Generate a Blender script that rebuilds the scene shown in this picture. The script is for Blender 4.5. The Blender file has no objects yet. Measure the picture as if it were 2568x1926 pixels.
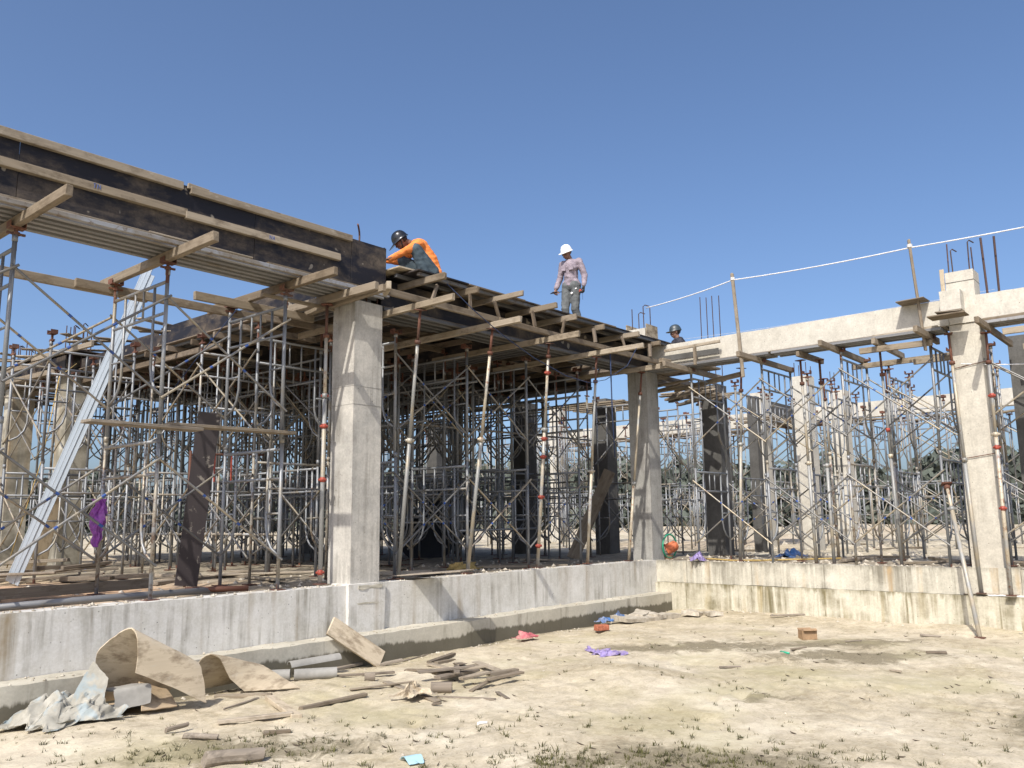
import bpy, math, random
from mathutils import Vector, Matrix, Euler, noise
R = random.Random(11)
S = bpy.context.scene
COL = S.collection
rad = math.radians

# ------------------------------------------------------------------ camera, sky, sun, exposure
cam = bpy.data.cameras.new('camera'); co = bpy.data.objects.new('camera', cam); COL.objects.link(co)
cam.sensor_width = 36; cam.lens = 36 * 2118.18 / 2568; cam.clip_start = .1; cam.clip_end = 3000
_y, _p, _r = rad(40.6541), rad(9.1379), rad(-0.69206)
fw = Vector((math.cos(_y) * math.cos(_p), math.sin(_y) * math.cos(_p), math.sin(_p)))
rt = fw.cross(Vector((0, 0, 1))).normalized(); up = rt.cross(fw)
rt, up = rt * math.cos(_r) + up * math.sin(_r), up * math.cos(_r) - rt * math.sin(_r)
mw = Matrix((rt, up, -fw)).transposed().to_4x4(); mw.translation = (-13.564, -8.248, 1.6)
co.matrix_world = mw
S.camera = co

LIGHT = Vector((1, .355, -1.145)).normalized()      # the way the sunlight travels
W = bpy.data.worlds.new('World'); S.world = W; W.use_nodes = True
wn = W.node_tree
sky = wn.nodes.new('ShaderNodeTexSky'); sky.sky_type = 'NISHITA'; sky.sun_disc = False
sky.sun_elevation = math.asin(-LIGHT.z)
sky.sun_rotation = math.atan2(-LIGHT.x, -LIGHT.y)
sky.altitude = 0; sky.air_density = .75; sky.dust_density = 3.2; sky.ozone_density = 3.5
bg = wn.nodes['Background']; bg.inputs[1].default_value = .15
hsv = wn.nodes.new('ShaderNodeHueSaturation'); hsv.inputs['Saturation'].default_value = 1.06
wn.links.new(sky.outputs[0], hsv.inputs['Color']); wn.links.new(hsv.outputs[0], bg.inputs[0])
sun = bpy.data.lights.new('sun', 'SUN'); sun.energy = 3.5; sun.angle = rad(.53); sun.color = (1, .95, .87)
so = bpy.data.objects.new('sun', sun); COL.objects.link(so)
so.rotation_euler = LIGHT.to_track_quat('-Z', 'Y').to_euler(); so.location = (-30, -12, 40)
S.view_settings.view_transform = 'Standard'; S.view_settings.look = 'None'
S.view_settings.exposure = .40; S.view_settings.gamma = 1

# ------------------------------------------------------------------ materials
MATS = {}
class N:
    """small node helper"""
    def __init__(s, name):
        s.m = bpy.data.materials.new(name); s.m.use_nodes = True; s.t = s.m.node_tree
        s.b = s.t.nodes['Principled BSDF']; MATS[name] = s.m
    def n(s, typ, **kw):
        x = s.t.nodes.new(typ)
        for k, v in kw.items(): setattr(x, k, v)
        return x
    def l(s, a, b): s.t.links.new(a, b)
    def coord(s, kind='pos', scale=(1, 1, 1), rnd=0):
        if kind == 'pos': src = s.n('ShaderNodeNewGeometry').outputs['Position']
        else: src = s.n('ShaderNodeTexCoord').outputs['Object']
        mp = s.n('ShaderNodeMapping'); mp.inputs['Scale'].default_value = scale
        s.l(src, mp.inputs[0])
        if rnd:
            oi = s.n('ShaderNodeObjectInfo'); mm = s.n('ShaderNodeMath', operation='MULTIPLY')
            s.l(oi.outputs['Random'], mm.inputs[0]); mm.inputs[1].default_value = rnd
            cx = s.n('ShaderNodeCombineXYZ'); s.l(mm.outputs[0], cx.inputs[0]); s.l(mm.outputs[0], cx.inputs[1])
            s.l(cx.outputs[0], mp.inputs['Location'])
        return mp.outputs[0]
    def noise(s, vec, scale, det=4, rough=.6, dist=0):
        x = s.n('ShaderNodeTexNoise'); x.inputs['Scale'].default_value = scale; x.inputs['Detail'].default_value = det
        x.inputs['Roughness'].default_value = rough; x.inputs['Distortion'].default_value = dist
        s.l(vec, x.inputs['Vector']); return x.outputs[0]
    def ramp(s, f, *st):
        x = s.n('ShaderNodeValToRGB'); e = x.color_ramp.elements
        while len(e) < len(st): e.new(.5)
        for i, (p, c) in enumerate(st):
            e[i].position = p; e[i].color = (c, c, c, 1) if isinstance(c, (int, float)) else (*c, 1)
        s.l(f, x.inputs[0]); return x.outputs[0]
    def mix(s, f, a, b, mode='MIX'):
        x = s.n('ShaderNodeMix', data_type='RGBA', blend_type=mode)
        for i, v in ((0, f), (6, a), (7, b)):
            if isinstance(v, (int, float)): x.inputs[i].default_value = v
            elif isinstance(v, tuple): x.inputs[i].default_value = (*v, 1)
            else: s.l(v, x.inputs[i])
        return x.outputs[2]
    def math(s, op, a, b=0):
        x = s.n('ShaderNodeMath', operation=op)
        for i, v in ((0, a), (1, b)):
            if isinstance(v, (int, float)): x.inputs[i].default_value = v
            else: s.l(v, x.inputs[i])
        return x.outputs[0]
    def attr(s, nm): return s.n('ShaderNodeAttribute', attribute_name=nm).outputs['Fac']
    def rand(s): return s.n('ShaderNodeObjectInfo').outputs['Random']
    def out(s, colr, rough=.8, metal=0, bump=None, bs=.3, bd=.01, spec=None):
        if spec is None and isinstance(rough, (int, float)) and rough >= .8: spec = .15
        if spec is not None: s.b.inputs['Specular IOR Level'].default_value = spec
        if isinstance(colr, tuple): s.b.inputs['Base Color'].default_value = (*colr, 1)
        else: s.l(colr, s.b.inputs['Base Color'])
        for k, v in (('Roughness', rough), ('Metallic', metal)):
            if isinstance(v, (int, float)): s.b.inputs[k].default_value = v
            else: s.l(v, s.b.inputs[k])
        if bump is not None:
            x = s.n('ShaderNodeBump'); x.inputs['Strength'].default_value = bs; x.inputs['Distance'].default_value = bd
            s.l(bump, x.inputs['Height']); s.l(x.outputs[0], s.b.inputs['Normal'])
        return s.m

def plain(name, c, rough=.6, metal=0, var=.12, sc=30):
    k = N(name); v = k.coord('obj'); f = k.noise(v, sc, 3)
    d = tuple(x * (1 - var * 2) for x in c); e = tuple(min(1, x * (1 + var)) for x in c)
    return k.out(k.ramp(f, (.3, d), (.7, e)), rough, metal, f, .15, .004)

def concrete(name, light, dark, stain, lo=.50, amt=.7, extra=None, seam=None, top=None):
    k = N(name); p = k.coord()
    big = k.noise(p, 1.1, 6, .68, .4); c = k.ramp(big, (.30, dark), (.66, light))
    mid = k.noise(p, 7, 5, .7); c = k.mix(.35, c, k.ramp(mid, (.3, .34), (.7, .72)), 'OVERLAY')
    fine = k.noise(p, 38, 4, .7); c = k.mix(.25, c, k.ramp(fine, (.3, .36), (.7, .9)), 'OVERLAY')
    brk = k.noise(k.coord('pos', (1.6, 1.6, 2.2)), 1, 4)
    for sc_, zs, w in ((5, .30, 1.0), (13, .55, .8)):                  # runs of dirt left by rain
        st = k.noise(k.coord('pos', (sc_, sc_, zs)), 1, 5, .62, .5)
        f = k.math('MULTIPLY', k.ramp(st, (lo, 0), (lo + .16, amt * w)), k.ramp(brk, (.38, .05), (.62, 1)))
        c = k.mix(f, c, stain)
    if extra:
        s2 = k.noise(k.coord('pos', (3.4, 3.4, .22)), 1, 4, .55, .4)
        c = k.mix(k.math('MULTIPLY', k.ramp(s2, (.55, 0), (.70, .85)), k.ramp(k.noise(p, 1.7, 3), (.4, .2), (.6, 1))), c, extra)
    if top:                                                            # grime hanging from a dripping edge at height top
        sz = k.n('ShaderNodeSeparateXYZ'); k.l(k.n('ShaderNodeNewGeometry').outputs['Position'], sz.inputs[0])
        dr = k.noise(k.coord('pos', (16, 16, .5)), 1, 4, .6)
        dd = k.math('ADD', k.math('SUBTRACT', sz.outputs[2], top), k.math('MULTIPLY', dr, .30))
        c = k.mix(k.math('MULTIPLY', k.ramp(dd, (.10, 0), (.17, .8)), k.ramp(brk, (.35, .25), (.6, 1))), c, stain)
    if seam:
        sz = k.n('ShaderNodeSeparateXYZ'); k.l(k.n('ShaderNodeNewGeometry').outputs['Position'], sz.inputs[0])
        wv = k.math('ABSOLUTE', k.math('SUBTRACT', k.math('FRACT', k.math('ADD', k.math('MULTIPLY', sz.outputs[seam], .82), k.math('MULTIPLY', mid, .012))), .5))
        c = k.mix(k.math('MULTIPLY', k.ramp(wv, (.004, .75), (.012, 0)), k.ramp(mid, (.4, .3), (.6, 1))), c, stain)
    pit = k.n('ShaderNodeTexVoronoi'); pit.inputs['Scale'].default_value = 17; k.l(k.coord(), pit.inputs['Vector'])
    pm = k.math('MULTIPLY', k.ramp(pit.outputs[0], (.06, 1), (.13, 0)), k.ramp(k.noise(p, 4, 2), (.50, 0), (.58, .8)))
    c = k.mix(pm, c, (.07, .06, .05))
    h = k.math('ADD', k.math('MULTIPLY', fine, .5), k.math('MULTIPLY', mid, .8))
    h = k.math('SUBTRACT', h, pm)
    return k.out(c, .9, 0, h, .22, .006)

concrete('column_concrete', (.49, .465, .415), (.31, .30, .275), (.14, .13, .11), .50, .6)
concrete('wall_concrete', (.62, .60, .55), (.47, .455, .41), (.17, .15, .11), .52, .75, (.25, .18, .09), 0)
concrete('cream_concrete', (.53, .50, .42), (.42, .395, .325), (.17, .155, .12), .47, .75, (.42, .28, .13), 1, .84)
concrete('right_column', (.50, .47, .40), (.40, .37, .31), (.22, .20, .16), .52, .5)
concrete('yellow_concrete', (.56, .525, .43), (.44, .405, .315), (.13, .11, .05), .46, .85, (.33, .24, .08), 1, .46)
concrete('beam_concrete', (.53, .50, .435), (.43, .405, .345), (.36, .33, .27), .56, .45)
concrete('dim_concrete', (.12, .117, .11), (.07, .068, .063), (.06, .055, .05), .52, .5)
concrete('corner_column', (.36, .35, .325), (.24, .235, .215), (.12, .11, .10), .52, .6)

# footing: damp, mossy towards its irregular lower edge
k = N('footing_concrete'); p = k.coord(); big = k.noise(p, 1.6, 5, .65); c = k.ramp(big, (.3, (.36, .335, .27)), (.7, (.52, .49, .41)))
fine = k.noise(p, 30, 4, .7); c = k.mix(.2, c, k.ramp(fine, (.3, .4), (.7, .9)), 'OVERLAY')
st = k.noise(k.coord('pos', (8, 8, .7)), 1, 5); c = k.mix(k.ramp(st, (.58, 0), (.74, .7)), c, (.13, .11, .08))
sz = k.n('ShaderNodeSeparateXYZ'); k.l(k.n('ShaderNodeNewGeometry').outputs['Position'], sz.inputs[0])
wob = k.math('ADD', sz.outputs[2], k.math('MULTIPLY', k.math('ADD', k.noise(p, 1.4, 3), k.noise(k.coord('pos', (14, 14, 2)), 1, 4)), -.13))
c = k.mix(k.ramp(wob, (0, .85), (.03, 0)), c, (.085, .075, .05))
k.out(c, .9, 0, k.math('ADD', fine, big), .25, .008)

def wood(name, a, b, gray, dirt_shade=(.10, .075, .05), dr=(.50, .72)):
    k = N(name); v = k.coord('obj', (1.3, 22, 22), 37)
    g = k.noise(v, 1, 5, .65, .6); c = k.ramp(g, (.28, a), (.72, b))
    c = k.mix(k.math('MULTIPLY', k.rand(), .55), c, gray)
    d = k.noise(k.coord('obj', (4, 9, 9), 51), 1, 4, .7)
    c = k.mix(k.ramp(d, (dr[0], 0), (dr[1], .78)), c, dirt_shade)
    w = k.noise(k.coord('obj', (6, 14, 14), 23), 1, 4, .7)
    c = k.mix(k.ramp(w, (.60, 0), (.78, .55)), c, (.42, .39, .33))
    br = k.math('ADD', k.math('MULTIPLY', k.rand(), .5), .75)
    hs = k.n('ShaderNodeHueSaturation'); k.l(br, hs.inputs['Value']); k.l(c, hs.inputs['Color'])
    return k.out(hs.outputs[0], .85, 0, g, .35, .004)
wood('timber', (.145, .11, .075), (.28, .225, .16), (.24, .215, .175))
wood('pale_timber', (.235, .19, .135), (.40, .33, .24), (.34, .305, .25))
wood('old_timber', (.125, .10, .075), (.28, .23, .175), (.27, .24, .20), (.06, .05, .04))
wood('shade_timber', (.10, .075, .05), (.20, .155, .11), (.20, .17, .14), (.05, .04, .03))  # darker copy of timber, shade under the deck put into the colour
wood('plywood', (.30, .205, .115), (.44, .32, .19), (.42, .36, .27))
wood('bleached_plywood', (.36, .295, .205), (.50, .42, .30), (.45, .39, .30), (.15, .11, .07), (.47, .66))

k = N('black_film_plywood'); p = k.coord(); f1 = k.noise(k.coord('pos', (1.0, 1, 2.2)), 1.3, 5, .7); f2 = k.noise(p, 9, 5, .75, .5)
c = k.mix(k.ramp(f1, (.44, 0), (.64, .75)), (.016, .015, .019), k.ramp(f2, (.3, (.045, .038, .033)), (.7, (.19, .15, .11))))
sc = k.noise(k.coord('pos', (1.3, 1, 34)), 1, 4, .7); c = k.mix(k.ramp(sc, (.66, 0), (.74, .45)), c, (.16, .14, .12))
c = k.mix(k.ramp(k.noise(p, 5, 2), (.70, 0), (.73, .7)), c, (.33, .29, .23))
k.out(c, k.ramp(f1, (.45, .5), (.65, .9)), 0, f2, .2, .004, .25)

def steel(name, base, rust, yellow, rough, metal, bias):
    k = N(name); v = k.coord('obj', (1, 1, 1), 91); f = k.noise(v, 2.1, 3, .6); g = k.noise(v, 14, 4, .7)
    rr = k.math('MULTIPLY', k.math('SUBTRACT', k.rand(), .5), .22)
    c = k.mix(k.ramp(k.math('ADD', f, rr), (bias, 0), (bias + .10, .85)), base, yellow)
    c = k.mix(k.ramp(k.math('ADD', g, rr), (.62, 0), (.74, .9)), c, rust)
    br = k.math('ADD', k.math('MULTIPLY', k.rand(), .5), .75)
    hs = k.n('ShaderNodeHueSaturation'); k.l(br, hs.inputs['Value']); k.l(c, hs.inputs['Color'])
    return k.out(hs.outputs[0], rough, metal, g, .2, .002)
steel('galvanised', (.25, .26, .27), (.12, .075, .05), (.27, .235, .175), .5, .35, .54)
steel('brace_steel', (.21, .205, .195), (.13, .08, .055), (.33, .28, .195), .45, .35, .50)
steel('prop_steel', (.31, .31, .295), (.20, .10, .06), (.42, .36, .26), .5, .2, .46)
steel('rust_steel', (.13, .055, .035), (.20, .085, .045), (.10, .06, .045), .75, .2, .55)
steel('rebar_steel', (.075, .042, .035), (.13, .06, .04), (.06, .045, .04), .75, .25, .55)
steel('tube_steel', (.27, .27, .27), (.13, .09, .06), (.20, .17, .13), .5, .35, .56)
steel('shade_tube', (.13, .13, .13), (.09, .065, .045), (.11, .095, .075), .55, .3, .56)  # tube steel again, darkened to carry the shade below the deck
k = N('bright_zinc'); v = k.coord('obj', (30, 30, 1.2)); f = k.noise(v, 1, 3); k.out(k.ramp(f, (.3, (.34, .40, .46)), (.7, (.42, .48, .55))), .34, .25, f, .06, .003)
k = N('scuffed_board'); p = k.coord('obj'); f = k.noise(p, 6, 5, .7, .5); k.out(k.mix(k.ramp(f, (.60, 0), (.66, .8)), (.042, .034, .036), (.30, .27, .23)), .6, 0, f, .2, .003)
plain('red_paint', (.36, .065, .04), .6, 0, .3, 40)
plain('blue_mark', (.03, .08, .28), .6)
plain('yellow_paint', (.62, .42, .08), .5)

# sand and fill
k = N('sand'); p = k.coord(); big = k.noise(p, .8, 6, .62, .3); mid = k.noise(k.coord('pos', (1, 1, 1)), 4.5, 6, .68, .3); fine = k.noise(p, 55, 4, .75)
c = k.ramp(big, (.32, (.385, .33, .228)), (.62, (.535, .47, .358)))
c = k.mix(.42, c, k.ramp(mid, (.32, .30), (.68, .80)), 'OVERLAY')
c = k.mix(.22, c, k.ramp(fine, (.25, .2), (.75, .95)), 'OVERLAY')
cr = k.noise(k.coord('pos', (11, 11, 11)), 1, 9, .85, .5); c = k.mix(k.math('MULTIPLY', k.ramp(cr, (.48, 0), (.57, .55)), k.ramp(big, (.34, 1), (.64, .18))), c, (.25, .20, .12))
c = k.mix(k.ramp(k.noise(k.coord('pos', (5, 5, 5)), 1, 6, .75, .5), (.60, 0), (.70, .5)), c, (.62, .545, .41))
lay = k.noise(k.coord('pos', (3.4, 3.4, 3.4)), 1, 8, .78, 1.2)
sp = k.noise(p, 45, 3, .6); c = k.mix(k.ramp(sp, (.66, 0), (.70, .75)), c, (.13, .105, .07))
c = k.mix(k.attr('orange'), c, k.mix(k.ramp(mid, (.3, 0), (.7, 1)), (.40, .25, .145), (.58, .40, .26)))
c = k.mix(k.math('MULTIPLY', k.attr('dirt_shade'), k.ramp(lay, (.38, .95), (.62, .35))), c, k.mix(k.ramp(fine, (.35, 0), (.65, 1)), (.13, .11, .085), (.26, .225, .175)))  # trampled soil, darkened so the shade under the deck sits in its colour
dm = k.ramp(k.math('ADD', k.attr('damp'), k.math('MULTIPLY', k.math('SUBTRACT', lay, .5), 3.1)), (.30, 0), (.85, .9))
c = k.mix(dm, c, k.mix(k.ramp(fine, (.35, 0), (.65, 1)), (.15, .125, .08), (.26, .225, .15)))
c = k.mix(k.math('MULTIPLY', k.ramp(lay, (.60, 0), (.68, .55)), k.attr('yard')), c, (.27, .225, .14))
ol = k.noise(p, .55, 3); c = k.mix(k.math('MULTIPLY', k.ramp(ol, (.5, 0), (.66, .5)), k.attr('yard')), c, (.40, .36, .20))
h = k.math('ADD', k.math('MULTIPLY', mid, 1.0), k.math('MULTIPLY', fine, .35))
k.out(c, .95, 0, h, .55, .025)
k = N('rubble'); f = k.noise(k.coord(), 12, 3); k.out(k.ramp(f, (.3, (.30, .26, .20)), (.7, (.58, .53, .44))), .95, 0, f, .3, .01)
k = N('grass'); f = k.noise(k.coord(), 3, 2); k.out(k.ramp(f, (.3, (.05, .05, .02)), (.7, (.12, .115, .045))), .8)
k = N('leaves'); f = k.noise(k.coord(), .25, 3); g = k.noise(k.coord(), 3.5, 3)
k.out(k.mix(.5, k.ramp(f, (.3, (.085, .10, .085)), (.7, (.125, .14, .115))), k.ramp(g, (.3, (.075, .09, .08)), (.7, (.135, .15, .12)))), .85)  # greens lightened and greyed, distance haze put into the leaf colour
plain('bark', (.10, .08, .06), .9)
# cloth, skin, plastics
def cloth(name, a, b, sc=9, rough=.9):
    k = N(name); v = k.coord('obj'); f = k.noise(v, sc, 4, .6, .6); g = k.noise(v, 160, 2)
    return k.out(k.ramp(f, (.3, a), (.7, b)), rough, 0, k.math('ADD', f, k.math('MULTIPLY', g, .1)), .8, .02)
cloth('orange_cloth', (.68, .19, .045), (.86, .29, .085))
cloth('denim', (.035, .05, .065), (.10, .135, .155), 6)
cloth('mauve_cloth', (.22, .185, .215), (.34, .29, .325), 7)
cloth('grey_trousers', (.085, .092, .095), (.16, .17, .17), 6)
cloth('dark_cloth', (.028, .028, .036), (.075, .075, .09), 12)
cloth('collar_cloth', (.01, .012, .022), (.02, .022, .035))
cloth('glove', (.035, .032, .028), (.07, .065, .055))
k = N('skin'); f = k.noise(k.coord('obj'), 14, 3); k.out(k.ramp(f, (.3, (.17, .085, .055)), (.7, (.26, .14, .095))), .55)
plain('hair', (.012, .010, .009), .6)
plain('white_shell', (.80, .80, .78), .3, 0, .03)
plain('black_shell', (.012, .014, .018), .22, 0, .1)
plain('cap_shell', (.04, .055, .065), .4, 0, .1)
plain('shoe', (.03, .028, .026), .7)
plain('eye_white', (.6, .58, .55), .4)
plain('lip', (.20, .07, .06), .5)
def film(name, c, rough=.45, dust=.5):
    k = N(name); v = k.coord('obj'); f = k.noise(v, 9, 4, .65, .4); g = k.noise(v, 26, 3)
    a = k.ramp(g, (.3, tuple(x * .65 for x in c)), (.7, tuple(min(1, x * 1.15 + .02) for x in c)))
    return k.out(k.mix(k.ramp(f, (.45, 0), (.70, dust)), a, (.42, .36, .27)), rough, 0, g, .2, .004)
film('purple_film', (.20, .02, .27), .3, .15); film('violet_film', (.25, .19, .42), .5); film('pink_film', (.50, .12, .14), .6); film('blue_film', (.06, .17, .42), .5)
plain('white_rope', (.72, .72, .72), .8)
plain('blue_rope', (.035, .05, .10), .8)
plain('yellow_rope', (.45, .32, .12), .8)
plain('green_hose', (.02, .30, .17), .4)
plain('orange_plastic', (.62, .17, .07), .6, 0, .3, 16)
plain('cardboard', (.33, .22, .13), .9, 0, .12, 12)
plain('brick_clay', (.42, .15, .09), .9, 0, .2, 20)
plain('mask_blue', (.36, .55, .62), .8, 0, .05)
plain('pvc_grey', (.30, .29, .265), .85, 0, .1, 8)
plain('green_plastic', (.03, .42, .25), .4)
plain('white_paper', (.78, .78, .76), .8)
plain('tar_black', (.015, .015, .016), .6)
k = N('tarp_cloth'); v = k.coord('obj'); f = k.noise(v, 5, 4, .6, 1); g = k.noise(v, 9, 3)
c = k.mix(k.ramp(f, (.52, 0), (.62, .7)), k.ramp(g, (.3, (.25, .235, .19)), (.7, (.42, .40, .34))), (.27, .34, .37))
k.out(c, .7, 0, g, .5, .02)
M = MATS

# ------------------------------------------------------------------ builders
def meshobj(name, v, f, mat, parent=None, smooth=False, mats=None, mi=None):
    me = bpy.data.meshes.new(name); me.from_pydata([tuple(x) for x in v], [], f)
    for m_ in (mats or [mat]): me.materials.append(M[m_])
    if mi: me.polygons.foreach_set('material_index', mi)
    if smooth: me.polygons.foreach_set('use_smooth', [True] * len(f))
    me.update()
    o = bpy.data.objects.new(name, me); COL.objects.link(o)
    if parent: o.parent = parent
    return o
def inst(src, name, parent=None, mtx=None):
    o = bpy.data.objects.new(name, src.data); COL.objects.link(o)
    if parent: o.parent = parent
    if mtx is not None: o.matrix_local = mtx
    return o
def tag(o, label, cat, group=None):
    o['label'] = label; o['category'] = cat
    if group: o['group'] = group
    return o
def thing(name, label, cat, loc=(0, 0, 0), rz=0, group=None):
    o = bpy.data.objects.new(name, None); COL.objects.link(o); o.location = loc; o.rotation_euler = (0, 0, rz)
    o.empty_display_size = .2
    return tag(o, label, cat, group)

class MB:
    def __init__(s): s.v = []; s.f = []; s.mi = []
    def add(s, v, f, mi=0):
        n = len(s.v); s.v += [Vector(x) for x in v]; s.f += [tuple(i + n for i in q) for q in f]; s.mi += [mi] * len(f)
    def box(s, lo, hi, mi=0):
        (a, b, c), (d, e, g) = lo, hi
        s.add([(a, b, c), (d, b, c), (d, e, c), (a, e, c), (a, b, g), (d, b, g), (d, e, g), (a, e, g)],
              [(0, 3, 2, 1), (4, 5, 6, 7), (0, 1, 5, 4), (1, 2, 6, 5), (2, 3, 7, 6), (3, 0, 4, 7)], mi)
    def tube(s, pts, r, n=6, mi=0, cap=True):
        pts = [Vector(p) for p in pts]; rs = r if isinstance(r, (list, tuple)) else [r] * len(pts)
        v = []; f = []; ref = None
        for i, p in enumerate(pts):
            d = (pts[min(i + 1, len(pts) - 1)] - pts[max(i - 1, 0)]).normalized()
            if ref is None: ref = Vector((0, 0, 1)) if abs(d.z) < .9 else Vector((1, 0, 0))
            a = d.cross(ref).normalized(); b = d.cross(a).normalized(); ref = a.cross(d).normalized() if abs(a.cross(d).dot(d)) < .5 else ref
            for j in range(n):
                t = 2 * math.pi * j / n; v.append(p + (a * math.cos(t) + b * math.sin(t)) * rs[i])
        for i in range(len(pts) - 1):
            for j in range(n):
                f.append((i * n + j, i * n + (j + 1) % n, (i + 1) * n + (j + 1) % n, (i + 1) * n + j))
        if cap: f.append(tuple(range(n - 1, -1, -1))); f.append(tuple((len(pts) - 1) * n + j for j in range(n)))
        s.add(v, f, mi)
    def obj(s, name, mat, parent=None, smooth=False):
        return meshobj(name, s.v, s.f, mat if isinstance(mat, str) else None, parent, smooth, None if isinstance(mat, str) else mat, s.mi)

def chamfer(l, w, h, b=.004, wob=0, rg=R):
    """box of length l along x with chamfered edges, centred; 24 verts"""
    hx, hy, hz = l / 2, w / 2, h / 2; v = []; idx = {}
    for sx in (-1, 1):
        for sy in (-1, 1):
            for sz in (-1, 1):
                jit = Vector((rg.uniform(-1, 1), rg.uniform(-1, 1), rg.uniform(-1, 1))) * wob
                for ax in range(3):
                    q = Vector((sx * (hx - (0 if ax == 0 else b)), sy * (hy - (0 if ax == 1 else b)), sz * (hz - (0 if ax == 2 else b)))) + jit
                    idx[(sx, sy, sz, ax)] = len(v); v.append(q)
    f = []
    g = lambda *a: idx[a]
    for s_ in (-1, 1):
        q = [g(s_, -1, -1, 0), g(s_, 1, -1, 0), g(s_, 1, 1, 0), g(s_, -1, 1, 0)]; f.append(q if s_ > 0 else q[::-1])
        q = [g(-1, s_, -1, 1), g(-1, s_, 1, 1), g(1, s_, 1, 1), g(1, s_, -1, 1)]; f.append(q if s_ > 0 else q[::-1])
        q = [g(-1, -1, s_, 2), g(1, -1, s_, 2), g(1, 1, s_, 2), g(-1, 1, s_, 2)]; f.append(q if s_ > 0 else q[::-1])
    for a in (-1, 1):
        for c in (-1, 1):
            q = [g(-1, a, c, 1), g(1, a, c, 1), g(1, a, c, 2), g(-1, a, c, 2)]; f.append(q if a * c < 0 else q[::-1])
            q = [g(a, -1, c, 0), g(a, 1, c, 0), g(a, 1, c, 2), g(a, -1, c, 2)]; f.append(q[::-1] if a * c < 0 else q)
            q = [g(a, c, -1, 0), g(a, c, 1, 0), g(a, c, 1, 1), g(a, c, -1, 1)]; f.append(q if a * c < 0 else q[::-1])
            for e in (-1, 1):
                q = [g(a, c, e, 0), g(a, c, e, 1), g(a, c, e, 2)]; f.append(q if a * c * e > 0 else q[::-1])
    return v, [tuple(x) for x in f]
def frame_mtx(p0, p1, upv=(0, 0, 1)):
    p0, p1 = Vector(p0), Vector(p1); x = (p1 - p0).normalized(); u = Vector(upv)
    if abs(x.dot(u)) > .98: u = Vector((1, 0, 0))
    y = u.cross(x).normalized(); z = x.cross(y)
    m = Matrix((x, y, z)).transposed().to_4x4(); m.translation = (p0 + p1) / 2
    return m, (p1 - p0).length
def bar(name, p0, p1, w, h, mat, parent=None, b=.004, wob=.003, upv=(0, 0, 1)):
    """a length of timber: w across, h high, its own object with x along the grain"""
    m, l = frame_mtx(p0, p1, upv); v, f = chamfer(l, w, h, b, wob)
    o = meshobj(name, v, f, mat, parent)
    if parent is not None: o.matrix_local = parent_inv(parent) @ m
    else: o.matrix_world = m
    return o
def parent_inv(p):
    m = Matrix.LocRotScale(p.location, p.rotation_euler, p.scale)
    if p.parent: m = Matrix.LocRotScale(p.parent.location, p.parent.rotation_euler, p.parent.scale) @ m
    return m.inverted()
def grid_patch(fn, nu, nv, thick=0):
    """surface fn(u,v)->Vector, u,v in 0..1, optional thickness"""
    v = []; f = []
    P = [[Vector(fn(i / nu, j / nv)) for j in range(nv + 1)] for i in range(nu + 1)]
    for i in range(nu + 1):
        for j in range(nv + 1): v.append(P[i][j])
    q = lambda i, j: i * (nv + 1) + j
    for i in range(nu):
        for j in range(nv): f.append((q(i, j), q(i + 1, j), q(i + 1, j + 1), q(i, j + 1)))
    if thick:
        n0 = len(v); nr = []
        for i in range(nu + 1):
            for j in range(nv + 1):
                a = P[min(i + 1, nu)][j] - P[max(i - 1, 0)][j]; b = P[i][min(j + 1, nv)] - P[i][max(j - 1, 0)]
                nn = a.cross(b); nr.append(nn.normalized() if nn.length > 1e-9 else Vector((0, 0, 1)))
        v += [v[i] - nr[i] * thick for i in range(n0)]
        f += [tuple(n0 + x for x in t[::-1]) for t in f[:]]
        for i in range(nu):
            f.append((q(i, 0), n0 + q(i, 0), n0 + q(i + 1, 0), q(i + 1, 0))); f.append((q(i + 1, nv), n0 + q(i + 1, nv), n0 + q(i, nv), q(i, nv)))
        for j in range(nv):
            f.append((q(0, j + 1), n0 + q(0, j + 1), n0 + q(0, j), q(0, j))); f.append((q(nu, j), n0 + q(nu, j), n0 + q(nu, j + 1), q(nu, j + 1)))
    return v, f
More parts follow.
